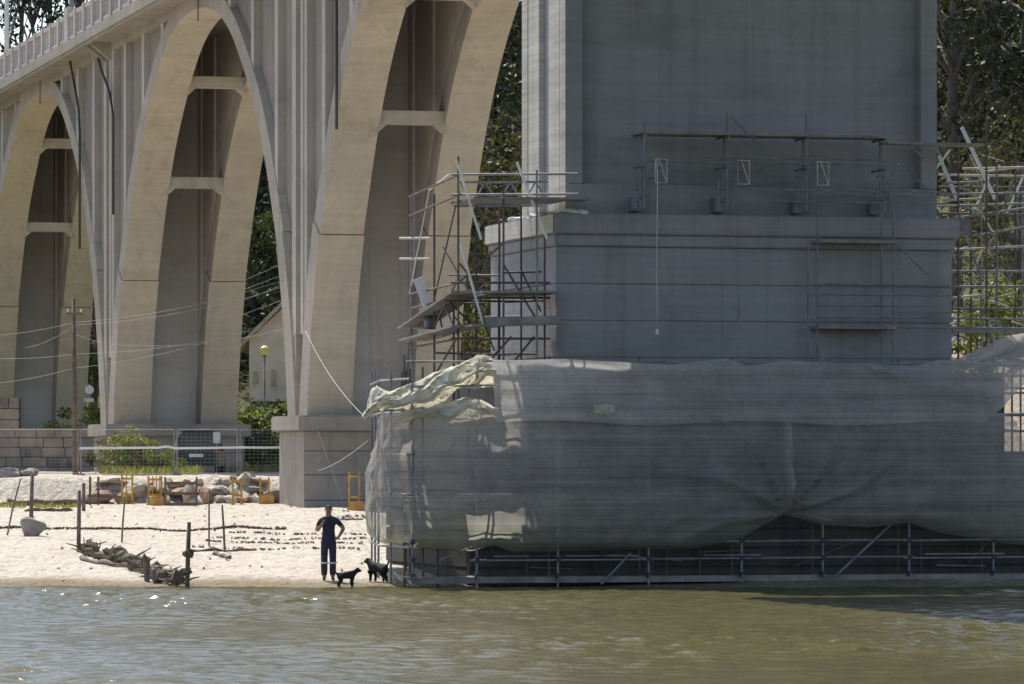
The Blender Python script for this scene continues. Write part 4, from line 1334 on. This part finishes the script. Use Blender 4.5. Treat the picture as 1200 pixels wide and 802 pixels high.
# ---------------------------------------------------------------- ochre barriers on the beach edge
def barrier(label, px0, px1, Y, ytop, extra=0, block=False, boards=2):
    X0, X1 = at(px0, Y), at(px1, Y)
    g = gz((X0 + X1) / 2, Y)
    t = thing('barrier', label, 'barrier', ((X0 + X1) / 2, Y, g), 0, 'ochre barriers along the beach')
    w = (X1 - X0) / 2
    h = level(ytop, Y) - g
    for sx in (-w, w):
        bar('upright', (sx, 0, -0.1), (sx, 0, h), 0.075, 0.06, 'yellow', t)
    for k in range(extra):
        xx = -w + 2 * w * (k + 1) / (extra + 1) + random.uniform(-.05, .05)
        bar('slat', (xx, 0.06, 0.0), (xx, 0.06, h), 0.06, 0.03, 'yellow', t)
    for k in range(boards):
        z = h * (0.88 - 0.55 * k / max(1, boards - 1))
        bar('cross_board', (-w, -0.06, z), (w, -0.06, z), 0.03, 0.07, 'yellow', t)
    for sx in (-w, w):
        bar('foot', (sx, -0.3, 0.03), (sx, 0.3, 0.03), 0.1, 0.07, 'yellow', t)
    if block:
        box('ballast_block', -0.1, 0.32, -0.45, -0.12, -0.03, 0.26, 'orange', t, 0.02)
    return t
barrier('ochre barrier frame with dark cross boards, leftmost on the beach', 143, 155, 147.2, 557, 1)
barrier('wide ochre barrier with many slats, second from the left', 174, 189, 147.4, 558, 3, True)
barrier('narrow ochre barrier right of the light grey boulder', 273, 283, 147.6, 560, 0)
barrier('narrow ochre barrier with an orange block at its foot, beside the rubble end', 305, 315, 147.8, 560, 0, True)
barrier('ochre barrier standing against the third pier plinth', 409, 421, 141.0, 553, 0, True)
wf = thing('wooden_frame', 'weathered brown plank frame standing between the ochre barriers and the boulder', 'frame', (at(212, 147.0), 147.0, gz(at(212, 147.0), 147.0)), 0)
for sx in (-0.5, 0.5):
    bar('post', (sx, 0, -0.1), (sx, 0, 0.95), 0.06, 0.06, 'wood', wf)
for z in (0.08, 0.42, 0.75):
    bar('plank', (-0.52, -0.04, z), (0.52, -0.04, z), 0.03, 0.1, 'wood', wf)
wf = thing('wooden_frame', 'small brown post frame at the left end of the rubble bank', 'frame', (at(110, 147.0), 147.0, gz(at(110, 147.0), 147.0)), 0)
for sx in (-0.12, 0.14):
    bar('post', (sx, 0, -0.1), (sx, 0, 0.9), 0.07, 0.07, 'wood', wf)
bar('plank', (-0.2, -0.05, 0.3), (0.9, -0.05, 0.25), 0.03, 0.08, 'wood', wf)

# ---------------------------------------------------------------- mesh site fence and its tape
def fence_panel(label, px0, px1, Y, ztop):
    X0, X1 = at(px0, Y), at(px1, Y)
    g = gz((X0 + X1) / 2, Y)
    t = thing('fence_panel', label, 'fence panel', ((X0 + X1) / 2, Y, g), 0, 'site fence panels on the terrace')
    w = (X1 - X0) / 2 - 0.02; h = ztop - g
    for sx in (-w, w):
        tube('fence_post', (sx, 0, -0.05), (sx, 0, h), 0.028, 'steel', t)
    for z in (0.1, h - 0.02):
        tube('fence_rail', (-w, 0, z), (w, 0, z), 0.012, 'steel', t)
    v = []; f = []
    def wire(p, q, r=0.0035):
        i = len(v)
        dx = (0, 0, r) if abs(p[2] - q[2]) < 1e-6 else (r, 0, 0)
        for c_ in (p, q):
            v.extend([(c_[0] + dx[0], c_[1], c_[2] + dx[2]), (c_[0], c_[1] + r, c_[2]), (c_[0] - dx[0], c_[1], c_[2] - dx[2])])
        for k in range(3):
            k2 = (k + 1) % 3
            f.append((i + k, i + k2, i + 3 + k2, i + 3 + k))
    n = int(2 * w / 0.15)
    for k in range(1, n):
        x = -w + 2 * w * k / n
        wire((x, 0, 0.1), (x, 0, h - 0.02))
    for k in range(1, 12):
        z = 0.1 + (h - 0.12) * k / 12
        wire((-w, 0, z), (w, 0, z), 0.004)
    mo = mesh('wire_mesh', v, f, 'steel', t)
    mo['kind'] = 'stuff'
    for sx in (-w,):
        box('ballast_foot', sx - 0.12, sx + 0.12, -0.35, 0.35, -0.04, 0.12, 'stoneb', t, 0.02)
    return t
YF = 156.0
zf = level(503, YF)
fence_panel('leftmost mesh fence panel in front of the stone retaining wall', -20, 92, YF, zf)
fence_panel('mesh fence panel in front of the yellowish bush', 94, 205, YF, zf)
fence_panel('mesh fence panel in front of the parked dark car', 207, 279, YF, zf)
fence_panel('mesh fence panel next to the third pier plinth', 281, 345, YF, zf)
YT = YF - 0.08
tp = [(93, 525.5), (140, 525.2), (185, 524.8), (196, 523.5), (206, 525.5), (245, 525.2), (280, 524.5), (310, 524.8), (341, 524.3)]
v = []; f = []
for i, (x, y) in enumerate(tp):
    X = at(x, YT); z = level(y, YT)
    for (dy, dz) in ((-.004, .04), (.004, .04), (.004, -.04), (-.004, -.04)):
        v.append((X, YT + dy + 0.02 * math.sin(i * 2.1), z + dz))
for i in range(len(tp) - 1):
    for k in range(4):
        k2 = (k + 1) % 4
        f.append((4 * i + k, 4 * i + k2, 4 * i + 4 + k2, 4 * i + 4 + k))
tag(mesh('barrier_tape', v, f, 'tape'), 'white barrier tape stretched along the mesh fence', 'tape')

# ---------------------------------------------------------------- parked car seen end on, notice, round sign
cY = 170.0
car = thing('parked_car', 'dark car parked end on before the second pier plinth behind the fence', 'car', spot(230, cY), 0)
prof_ = [(-0.86, 0.28), (-0.88, 0.85), (-0.82, 0.98), (-0.70, 1.48), (-0.58, 1.60), (0.58, 1.60), (0.70, 1.48), (0.82, 0.98), (0.88, 0.85), (0.86, 0.28)]
v = []; f = []
for (y, kx, kz) in ((-0.05, 0.93, 0.94), (0.12, 1, 1), (2.6, 1, 1), (4.0, 0.96, 0.66), (4.2, 0.9, 0.6)):
    for (x, z) in prof_:
        v.append((x * kx, y, 0.28 + (z - 0.28) * kz))
n = len(prof_)
for i in range(4):
    for k in range(n):
        k2 = (k + 1) % n
        f.append((i * n + k, i * n + k2, (i + 1) * n + k2, (i + 1) * n + k))
f.append(tuple(range(n - 1, -1, -1))); f.append(tuple(range(4 * n, 5 * n)))
mesh('body', v, f, 'carpaint', car)
mesh('rear_window', [(-0.66, -0.065, 1.0), (0.66, -0.065, 1.0), (0.54, -0.055, 1.42), (-0.54, -0.055, 1.42)], [(0, 1, 2, 3)], 'darkglass', car)
for sx in (-0.74, 0.74):
    box('tail_lamp', sx - 0.09, sx + 0.09, -0.085, -0.04, 0.78, 0.98, 'red', car, 0.01)
    for y in (0.75, 3.3):
        w_ = tube('wheel', (sx - 0.1, y, 0.32), (sx + 0.1, y, 0.32), 0.32, 'tyre', car, 18)
box('bumper', -0.84, 0.84, -0.12, 0.0, 0.32, 0.52, 'carpaint', car, 0.03)
box('number_plate', -0.26, 0.26, -0.09, -0.06, 0.62, 0.74, 'white', car)
nb_ = thing('notice_board', 'small white notice on a post right of the parked car', 'sign', spot(254, 166), 0)
tube('post', (0, 0, -0.1), (0, 0, 1.55), 0.02, 'steel', nb_)
box('notice', -0.13, 0.13, -0.03, -0.01, 1.12, 1.52, 'white', nb_)
sg_ = thing('round_sign', 'round white sign on a post in the gap left of the second pier', 'sign', spot(105, 206), 0)
tube('post', (0, 0, -0.1), (0, 0, level(450, 206) - sg_.location.z), 0.035, 'steel', sg_)
zs = level(457, 206) - sg_.location.z
tube('disc', (0, -0.04, zs), (0, -0.06, zs), 0.2, 'white', sg_, 20)
box('plate', -0.25, 0.2, -0.07, -0.05, zs - 0.55, zs - 0.38, 'render', sg_)

# ---------------------------------------------------------------- utility pole, overhead wires, street lamps
PY = 166.0
up_ = thing('utility_pole', 'dark wooden utility pole before the first pier', 'utility pole', spot(88, PY), 0)
zt = level(350, PY) - up_.location.z
polytube('pole_shaft', [(0.0, 0, -0.3), (-0.03, 0, zt * 0.5), (-0.05, 0, zt)], [0.095, 0.085, 0.07], 'wood', up_, 10)
bar('cross_arm', (-0.3, -0.1, zt - 0.55), (0.28, -0.1, zt - 0.55), 0.08, 0.08, 'wood', up_)
for sx in (-0.25, 0.22):
    tube('insulator', (sx, -0.1, zt - 0.5), (sx, -0.1, zt - 0.38), 0.035, 'pale', up_)
WIRES = [((-40, 452), (85, 432), (430, 330)), ((-40, 418), (88, 415), (430, 345)), ((-40, 395), (88, 378), (430, 290)), ((30, 408), (88, 381), (430, 300)), ((88, 392), (160, 405), (430, 352))]
for i, (a, b_, c_) in enumerate(WIRES):
    pts = []
    for (p, q) in ((a, b_), (b_, c_)):
        A3 = Vector((at(p[0], PY), PY, level(p[1], PY))); B3 = Vector((at(q[0], PY), PY, level(q[1], PY)))
        pts += sag(A3, B3, 0.12 if p is a else 0.5, 10)[(0 if p is a else 1):]
    w_ = polytube('overhead_wire', pts, 0.006, 'wire', None, 5)
    tag(w_, ['lowest', 'second lowest', 'topmost', 'second topmost', 'middle'][i] + ' thin overhead wire crossing in front of the left piers', 'wire', 'overhead wires')
for i, (y0, y1) in enumerate(((345, 285), (352, 300), (365, 312), (380, 330), (395, 372))):
    A3 = Vector((at(200, 226), 226, level(y0 + 12, 226))); B3 = Vector((at(380, 226), 226, level(y1, 226)))
    w_ = polytube('overhead_wire', sag(A3, B3, 0.25, 8), 0.009, 'wire', None, 5)
    tag(w_, ['topmost', 'second', 'third', 'fourth', 'lowest'][i] + ' of the thin wires in the dark gap above the cream house roof', 'wire', 'wires above the house')
sl = thing('street_lamp', 'slim street lamp with a yellow globe before the cream house', 'street lamp', spot(310, 208), 0)
zl = level(411, 208) - sl.location.z
polytube('pole', [(0, 0, -0.2), (0, 0, zl * .3), (0, 0, zl - 0.15)], [0.07, 0.05, 0.04], 'bracket', sl, 8)
lump('globe', (0.42, 0.42, 0.46), 'globe', sl, (0, 0, zl), 3, 0.02, 2)
tube('lamp_collar', (0, 0, zl - 0.28), (0, 0, zl - 0.16), 0.09, 'bracket', sl)
for (x, s_, lab, mt) in ((84, None, 'dark lamp post rising from the balustrade at the top left', 'bracket'), (8, None, 'pale lamp post behind the balustrade at the left edge', 'pale')):
    k = (x - 600.0) / 5400.0
    u = 1.75
    s1 = (k * (BO.y + ST * u) - BO.x - CT * u) / (-ST - k * CT)
    p_ = bw(u, s1, zdeck(s1) + 0.34)
    lp = thing('deck_lamp_post', lab, 'lamp post', p_, TH)
    polytube('pole', [(0, 0, 0), (0, 0, 3), (0, 0, 7.0), (0.3, 0, 7.4), (1.2, 0, 7.5)], [0.12, 0.1, 0.07, 0.06, 0.05], mt, lp, 8)
    box('lamp_head', 1.0, 1.6, -0.12, 0.12, 7.42, 7.56, mt, lp, 0.02)

# ---------------------------------------------------------------- cream house
hY = 232.0
hs = thing('cream_house', 'cream gabled house on the slope seen between the second and third piers', 'house', (at(338, hY), hY, 0), 0)
gx0 = at(292, hY) - at(338, hY)
zb_ = level(475, hY); ze = level(398, hY); zr = level(352, hY)
zb_ -= 1.5
hexa('wall', [(gx0, 0, zb_), (-gx0, 0, zb_), (-gx0, 7, zb_), (gx0, 7, zb_)], [(gx0, 0, ze), (-gx0, 0, ze), (-gx0, 7, ze), (gx0, 7, ze)], 'render', hs)
mesh('gable', [(gx0, 0, ze), (-gx0, 0, ze), (0, 0, zr - .1), (gx0, 7, ze), (-gx0, 7, ze), (0, 7, zr - .1)], [(0, 1, 2), (5, 4, 3), (0, 2, 5, 3), (1, 4, 5, 2)], 'render', hs)
for sx in (-1, 1):
    e = gx0 * sx * -1
    k = 1.28
    xo = -sx * gx0 * k * -1
    zo = zr + (ze - zr) * k
    hexa('roof', [(0, -0.35, zr), (xo, -0.35, zo), (xo, 7.35, zo), (0, 7.35, zr)], [(0, -0.35, zr + .26), (xo, -0.35, zo + .26), (xo, 7.35, zo + .26), (0, 7.35, zr + .26)], 'rooft', hs)
for (x, y0, y1) in ((300, 434, 452), (321, 432, 455)):
    X = at(x, hY) - at(338, hY)
    w_ = box('window', X - 0.2, X + 0.2, -0.05, 0.02, level(y1, hY), level(y0, hY), 'render', hs)
    box('shutter', X - 0.15, X + 0.15, -0.06, -0.045, level(y1, hY) + .06, level(y0, hY) - .06, 'rooft', w_)

# ---------------------------------------------------------------- derelict beach fence, driftwood and seaweed
def bpost(label, px_, Y, ytop, r=0.05, lean=(0, 0), weed=True, mat='drift'):
    X = at(px_, Y); g = gz(X, Y)
    h = level(ytop, Y) - g
    t = thing('beach_post', label, 'post', (X, Y, g), 0, 'posts of the derelict beach fence')
    polytube('stake', [(0, 0, -0.3), (lean[0] * 0.5, 0, h * 0.5), (lean[0], lean[1], h)], [r, r * .95, r * .8], mat, t, 8)
    if weed:
        rr2 = random.Random(int(px_))
        for k in range(3):
            z = h * rr2.uniform(0.2, 0.6)
            lump('seaweed_clump', (rr2.uniform(.12, .3), .14, rr2.uniform(.1, .3)), 'weed', t, (rr2.uniform(-.1, .12), -.05, z), rr2.randint(0, 999), 0.45, 2)
    return t
bpost('dark leaning stake with seaweed standing at the water edge', 219, 104.4, 612, 0.055, (0.05, 0), True, 'wood')
bpost('tall weathered post in the middle of the driftwood pile', 92, 117.0, 575, 0.055, (0.02, 0), False)
bpost('grey post beside the flat boulder at the left of the beach', 36, 124.0, 556, 0.06, (0.04, 0), False)
bpost('thin crooked stick leaning at the left edge of the beach', 6, 124.0, 561, 0.025, (0.42, 0), False)
bpost('thin stake rising behind the driftwood pile', 142, 121.0, 582, 0.025, (0.1, 0), False)
bpost('thin straight pole on the sand between stake and worker', 245, 119.0, 574, 0.025, (0, 0), False, 'wood')
bpost('crooked thin pole right of the straight pole on the sand', 264, 116.5, 592, 0.03, (-0.08, 0), False, 'wood')
bpost('slim grey post behind the boulder post', 98, 140.0, 566, 0.06, (0.0, 0), False)
for (x0, y0_, x1, Y0, Y1, r, lab) in ((8, 571, 98, 146.5, 147.2, 0.11, 'long grey driftwood log lying at the top left of the beach'), (38, 593, 82, 139.5, 140, 0.05, 'thin driftwood pole lying on the upper left sand'),
        (222, 612, 300, 116.0, 117.5, 0.04, 'thin dark pole lying along the wrack line behind the stake'), (96, 645, 172, 113.5, 109.5, 0.06, 'driftwood trunk lying through the debris pile'), (250, 646, 270, 115.5, 114.2, 0.05, 'short dark driftwood stick at the foot of the crooked pole')):
    pts = []
    for k in range(9):
        t_ = k / 8
        Y = Y0 + (Y1 - Y0) * t_; X = at(x0 + (x1 - x0) * t_, Y)
        pts.append((X, Y, gz(X, Y) + r * 0.7 + 0.03 * math.sin(k * 1.9 + x0)))
    lg = polytube('driftwood', pts, [r * (1 + 0.25 * math.sin(k * 2.3 + x0)) for k in range(9)], 'drift', None, 8)
    tag(lg, lab, 'driftwood', 'driftwood on the beach')
# debris pile along the fence foot: branches and clods, tangled
db = thing('debris_pile', 'tangled dark driftwood and seaweed pile along the derelict fence', 'debris pile', (at(150, 112), 112, gz(at(150, 112), 112)), 0)
rr_ = random.Random(9)
for k in range(170):
    t_ = rr_.random() ** 0.8
    x = 92 + 118 * t_ + rr_.uniform(-6, 6); Y = 117.5 - 12.6 * t_ + rr_.uniform(-.5, .5)
    X = at(x, Y); g = gz(X, Y)
    base = Vector((X, Y, g)) - db.location
    hgt = (0.62 - 0.2 * t_) * rr_.uniform(0.2, 1.0)
    if rr_.random() < 0.6:
        d = Vector((rr_.uniform(-.6, .6), rr_.uniform(-.3, .3), hgt * rr_.uniform(0.2, 1.0)))
        polytube('branch', [base + Vector((0, 0, -.05)), base + d * .5 + Vector((rr_.uniform(-.08, .08), 0, .05)), base + d], [.028, .022, .012], rr_.choice(['drift', 'weed', 'wood', 'weed']), db, 5)
    else:
        lump('clod', (rr_.uniform(.15, .42), .25, rr_.uniform(.1, .3)), rr_.choice(['weed', 'drift', 'weed']), db, base + Vector((0, 0, rr_.uniform(.02, .25))), k, 0.5, 1)
for (x, Y, w, h, mt, lab) in ((37, 123.6, 0.55, 0.5, 'stoneb', 'grey boulder at the foot of the left beach post'), (185, 105.6, 0.28, 0.36, 'drift', 'dark upright stump at the water edge left of the stake'), (172, 106.2, 0.2, 0.75, 'drift', 'slim jagged stump with seaweed beside the water edge')):
    X = at(x, Y)
    tag(lump('boulder' if mt == 'stoneb' else 'stump', (w, w * .9, h), mt, None, (X, Y, gz(X, Y) + h * 0.36), int(x), 0.3, 3), lab, 'boulder' if mt == 'stoneb' else 'stump')
# seaweed left by the tide in lines on the sand
rg = np.random.default_rng(8)
cen = []; rad = []
def weed(px_, Y, r, dz=0.0):
    X = at(px_, Y); cen.append(np.array([X, Y, gz(X, Y) + 0.02 + dz])); rad.append(r)
for k in range(620):
    x = rg.uniform(-10, 335)
    weed(x, 126.6 + 0.35 * math.sin(x * .05) + rg.normal(0, .12), rg.uniform(.02, .06))
for k in range(200):
    weed(rg.uniform(30, 85) + 0, 139.8 + rg.normal(0, .2), rg.uniform(.03, .09))
for row, Y in enumerate((124.0, 121.8, 119.8, 117.6)):
    for k in range(70):
        x = rg.uniform(262 - 14 * row, 428)
        weed(x, Y + 0.02 * (x - 340) * -0.35 + rg.normal(0, .08), rg.uniform(.015, .06))
for k in range(70):
    weed(rg.uniform(-10, 435), rg.uniform(106, 147), rg.uniform(.015, .06))
for k in range(60):
    weed(rg.uniform(395, 432), rg.uniform(131, 134), rg.uniform(.03, .1))
P, A, B = leaf_cloud(rg, cen, rad, 11, 0.03)
for_w = quads_to_mesh('seaweed_wrack', P, A, B, 'weed')
for_w['kind'] = 'stuff'; for_w['label'] = 'dark seaweed scraps in tide lines on the pale sand'; for_w['category'] = 'seaweed'

# thin cables from the pier to the net corner
for (a, b_, sg2, lab) in (((358, 388, 37.0), (429, 490, -3.2), 0.25, 'pale cable stretched from the third pier side down to the net corner'), ((370, 497, 37.2), (402, 588, 36.4), 0.04, 'thin cable slanting down the third pier plinth'), ((434, 514, -3.0), (372, 552, 37.4), 0.1, 'thin cable from the net to the foot of the third pier plinth')):
    p_, q_ = bw(*fr(*a)), bw(*fr(*b_))
    tag(polytube('cable', sag(p_, q_, sg2, 14), 0.006, 'rope', None, 5), lab, 'cable')

# ---------------------------------------------------------------- person and dogs
def skin_mesh(name, joints, edges, mat_fun, mats, parent, sub=2, root=0):
    me = bpy.data.meshes.new(name)
    me.from_pydata([j[:3] for j in joints], edges, [])
    o = bpy.data.objects.new(name + '_tmp', me); C.objects.link(o)
    sk = o.modifiers.new('skin', 'SKIN'); sk.use_smooth_shade = True
    sv = me.skin_vertices[0].data
    for i, j in enumerate(joints):
        r = j[3]
        sv[i].radius = r if isinstance(r, tuple) else (r, r)
        sv[i].use_root = (i == root)
    ss = o.modifiers.new('sub', 'SUBSURF'); ss.levels = sub; ss.render_levels = sub
    bpy.context.view_layer.update()
    ev = o.evaluated_get(bpy.context.evaluated_depsgraph_get())
    m2 = bpy.data.meshes.new_from_object(ev)
    bpy.data.objects.remove(o)
    m2.materials.clear()
    for mt in mats:
        m2.materials.append(M[mt])
    for pl in m2.polygons:
        pl.material_index = mat_fun(pl.center); pl.use_smooth = True
    o = bpy.data.objects.new(name, m2)
    return link(o, parent)

J = []; Eg = []
def jn_(x, y, z, r, par=None):
    J.append((x, y, z, r))
    if par is not None:
        Eg.append((par, len(J) - 1))
    return len(J) - 1
pel = jn_(0, 0, 0.95, (0.16, 0.115))
sp1 = jn_(0, 0, 1.12, (0.15, 0.105), pel)
sp2 = jn_(0, 0.0, 1.32, (0.175, 0.12), sp1)
sp3 = jn_(0, 0.01, 1.43, (0.15, 0.10), sp2)
nk = jn_(0, 0.0, 1.52, 0.058, sp3)
hd0 = jn_(0, -0.015, 1.60, (0.072, 0.085), nk)
hd1 = jn_(0, -0.015, 1.68, (0.082, 0.098), hd0)
hd2 = jn_(0, -0.005, 1.745, (0.062, 0.075), hd1)
for sx in (-1, 1):
    h1 = jn_(sx * 0.095, 0, 0.86, 0.105, pel)
    kn = jn_(sx * 0.10, -0.015, 0.49, 0.085, h1)
    cf = jn_(sx * 0.10, 0.005, 0.28, 0.085, kn)
    hm = jn_(sx * 0.10, 0.01, 0.16, 0.082, cf)
    an = jn_(sx * 0.10, 0.012, 0.09, 0.045, hm)
    hl = jn_(sx * 0.10, 0.0, 0.045, 0.042, an)
    to = jn_(sx * 0.115, -0.15, 0.032, 0.036, hl)
# image-left arm: bent, hand to the chest
sh = jn_(-0.185, 0.0, 1.42, 0.075, sp3)
el = jn_(-0.275, 0.02, 1.17, 0.055, sh)
wr = jn_(-0.17, -0.17, 1.30, 0.036, el)
pm = jn_(-0.125, -0.205, 1.36, (0.042, 0.024), wr)
for (dx, dy, dz, k) in ((-.035, -.02, .055, .9), (-.012, -.022, .07, 1), (.012, -.018, .066, .95), (.034, -.01, .05, .8)):
    f1_ = jn_(-0.125 + dx * .8, -0.205 + dy, 1.36 + dz * .7, 0.0095, pm)
    jn_(-0.120 + dx, -0.235 + dy, 1.36 + dz * 1.05, 0.008, f1_)
th_ = jn_(-0.165, -0.23, 1.345, 0.011, pm); jn_(-0.16, -0.255, 1.375, 0.009, th_)
# image-right arm: hand on the hip, elbow out
sh = jn_(0.185, 0.0, 1.42, 0.075, sp3)
el = jn_(0.36, 0.05, 1.22, 0.054, sh)
wr = jn_(0.235, -0.03, 1.03, 0.036, el)
pm = jn_(0.185, -0.075, 0.995, (0.03, 0.036), wr)
for (dx, dy, dz) in ((-.03, -.045, .03), (-.035, -.05, .008), (-.032, -.05, -.014), (-.022, -.045, -.034)):
    f1_ = jn_(0.185 + dx, -0.075 + dy, 0.995 + dz, 0.0095, pm)
    jn_(0.185 + dx * 2.0, -0.075 + dy * 1.25, 0.995 + dz * 1.3, 0.008, f1_)
th_ = jn_(0.21, -0.04, 1.03, 0.011, pm); jn_(0.19, -0.01, 1.05, 0.009, th_)
def pm_fun(c):
    if c.z > 1.505:
        return 2
    if c.z < 0.075:
        return 3
    if c.z < 0.135:
        return 2
    if abs(c.x) > 0.2 and c.z < 1.32 and c.z > 0.9:
        return 2 if (c.z < 1.29) else 0
    if c.y < -0.11 and c.z > 1.15:
        return 2
    if abs(c.x) > 0.14 and c.y < -0.06 and 0.9 < c.z < 1.1:
        return 2
    return 1 if c.z < 1.0 else 0
pp = spot(385, 106.0)
per = thing('person', 'person in navy work shirt and trousers standing hand on hip at the water edge', 'person', pp, R(4))
per.scale = (0.98, 0.98, 0.98)
skin_mesh('body', J, Eg, pm_fun, ['navy', 'navy', 'skin', 'boot'], per, 2, pel)
# hair, ears, eyes, nose
bm = bmesh.new(); bmesh.ops.create_icosphere(bm, subdivisions=3, radius=1.0)
for vtx in list(bm.verts):
    if vtx.co.z < -0.05 and vtx.co.y < 0.35 or vtx.co.z < -0.55 or (vtx.co.y < -0.55 and vtx.co.z < 0.35):
        bm.verts.remove(vtx)
for vtx in bm.verts:
    vtx.co = Vector((vtx.co.x * 0.085, vtx.co.y * 0.102 - 0.006, 1.70 + vtx.co.z * 0.078))
me = bpy.data.meshes.new('hair'); bm.to_mesh(me); bm.free(); me.materials.append(M['hair'])
ho = link(bpy.data.objects.new('hair', me), per); md = ho.modifiers.new('t', 'SOLIDIFY'); md.thickness = 0.012
for sx in (-1, 1):
    lump('ear', (0.022, 0.04, 0.06), 'skin', per, (sx * 0.086, 0.0, 1.665), 4, 0.1, 2)
    lump('eye', (0.02, 0.012, 0.012), 'hair', per, (sx * 0.032, -0.108, 1.675), 4, 0.05, 1)
    # trouser leg band
    polytube('reflective_band', [(sx * 0.10, 0.0, 0.395), (sx * 0.10, 0.0, 0.435)], 0.101, 'reflect', per, 14)
lump('nose', (0.026, 0.04, 0.045), 'skin', per, (0, -0.115, 1.645), 2, 0.1, 2)
lump('mouth', (0.045, 0.012, 0.012), 'boot', per, (0, -0.103, 1.608), 2, 0.1, 1)
polytube('belt', [(0, 0, 0.985), (0, 0, 1.02)], 0.001, 'boot', per, 6) if False else None

def dog(label, loc, rz, sc_, white=False, head_up=0.0):
    t = thing('dog', label, 'dog', loc, rz)
    t.scale = (sc_,) * 3
    j = []; e = []
    def a(x, y, z, r, par=None):
        j.append((x, y, z, r))
        if par is not None: e.append((par, len(j) - 1))
        return len(j) - 1
    ch = a(0.16, 0, 0.36, (0.115, 0.15)); be = a(-0.02, 0, 0.38, (0.105, 0.125), ch); ru = a(-0.2, 0, 0.39, (0.105, 0.12), be)
    t1 = a(-0.3, 0, 0.42, 0.03, ru); t2 = a(-0.36, 0.0, 0.5, 0.024, t1); a(-0.37, 0.0, 0.58, 0.014, t2)
    n1 = a(0.27, 0, 0.47 + head_up * .5, 0.07, ch); h1 = a(0.34, 0, 0.54 + head_up, 0.068, n1); m1 = a(0.43, 0, 0.515 + head_up, 0.042, h1); a(0.48, 0, 0.505 + head_up, 0.032, m1)
    for sy in (-1, 1):
        e1 = a(0.35, sy * 0.05, 0.60 + head_up, 0.022, h1); a(0.345, sy * 0.08, 0.565 + head_up, 0.012, e1)
        s1 = a(0.18, sy * 0.075, 0.28, 0.065, ch); k1 = a(0.165 + sy * .02, sy * 0.075, 0.15, 0.045, s1); w1 = a(0.175 + sy * .02, sy * 0.075, 0.04, 0.036, k1); a(0.205 + sy * .02, sy * 0.075, 0.02, 0.022, w1)
        p1 = a(-0.2, sy * 0.075, 0.28, 0.085, ru); k2 = a(-0.16 - sy * .02, sy * 0.078, 0.2, 0.058, p1); hk = a(-0.25 - sy * .02, sy * 0.078, 0.12, 0.038, k2); f1 = a(-0.235 - sy * .02, sy * 0.078, 0.03, 0.034, hk); a(-0.205 - sy * .02, sy * 0.078, 0.018, 0.022, f1)
    skin_mesh('body', j, e, (lambda c: 1 if (white and (c.z < 0.33 or -0.05 < c.x < 0.12) and c.z < 0.42) else 0), ['fur', 'furw'], t, 2, 0)
    return t
dog('small black dog standing in the shallows beside the person', spot(406, 104.2), R(3), 0.72)
dog('dark dog half hidden behind the left corner of the net scaffold', spot(443, 105.9), R(140), 0.9)
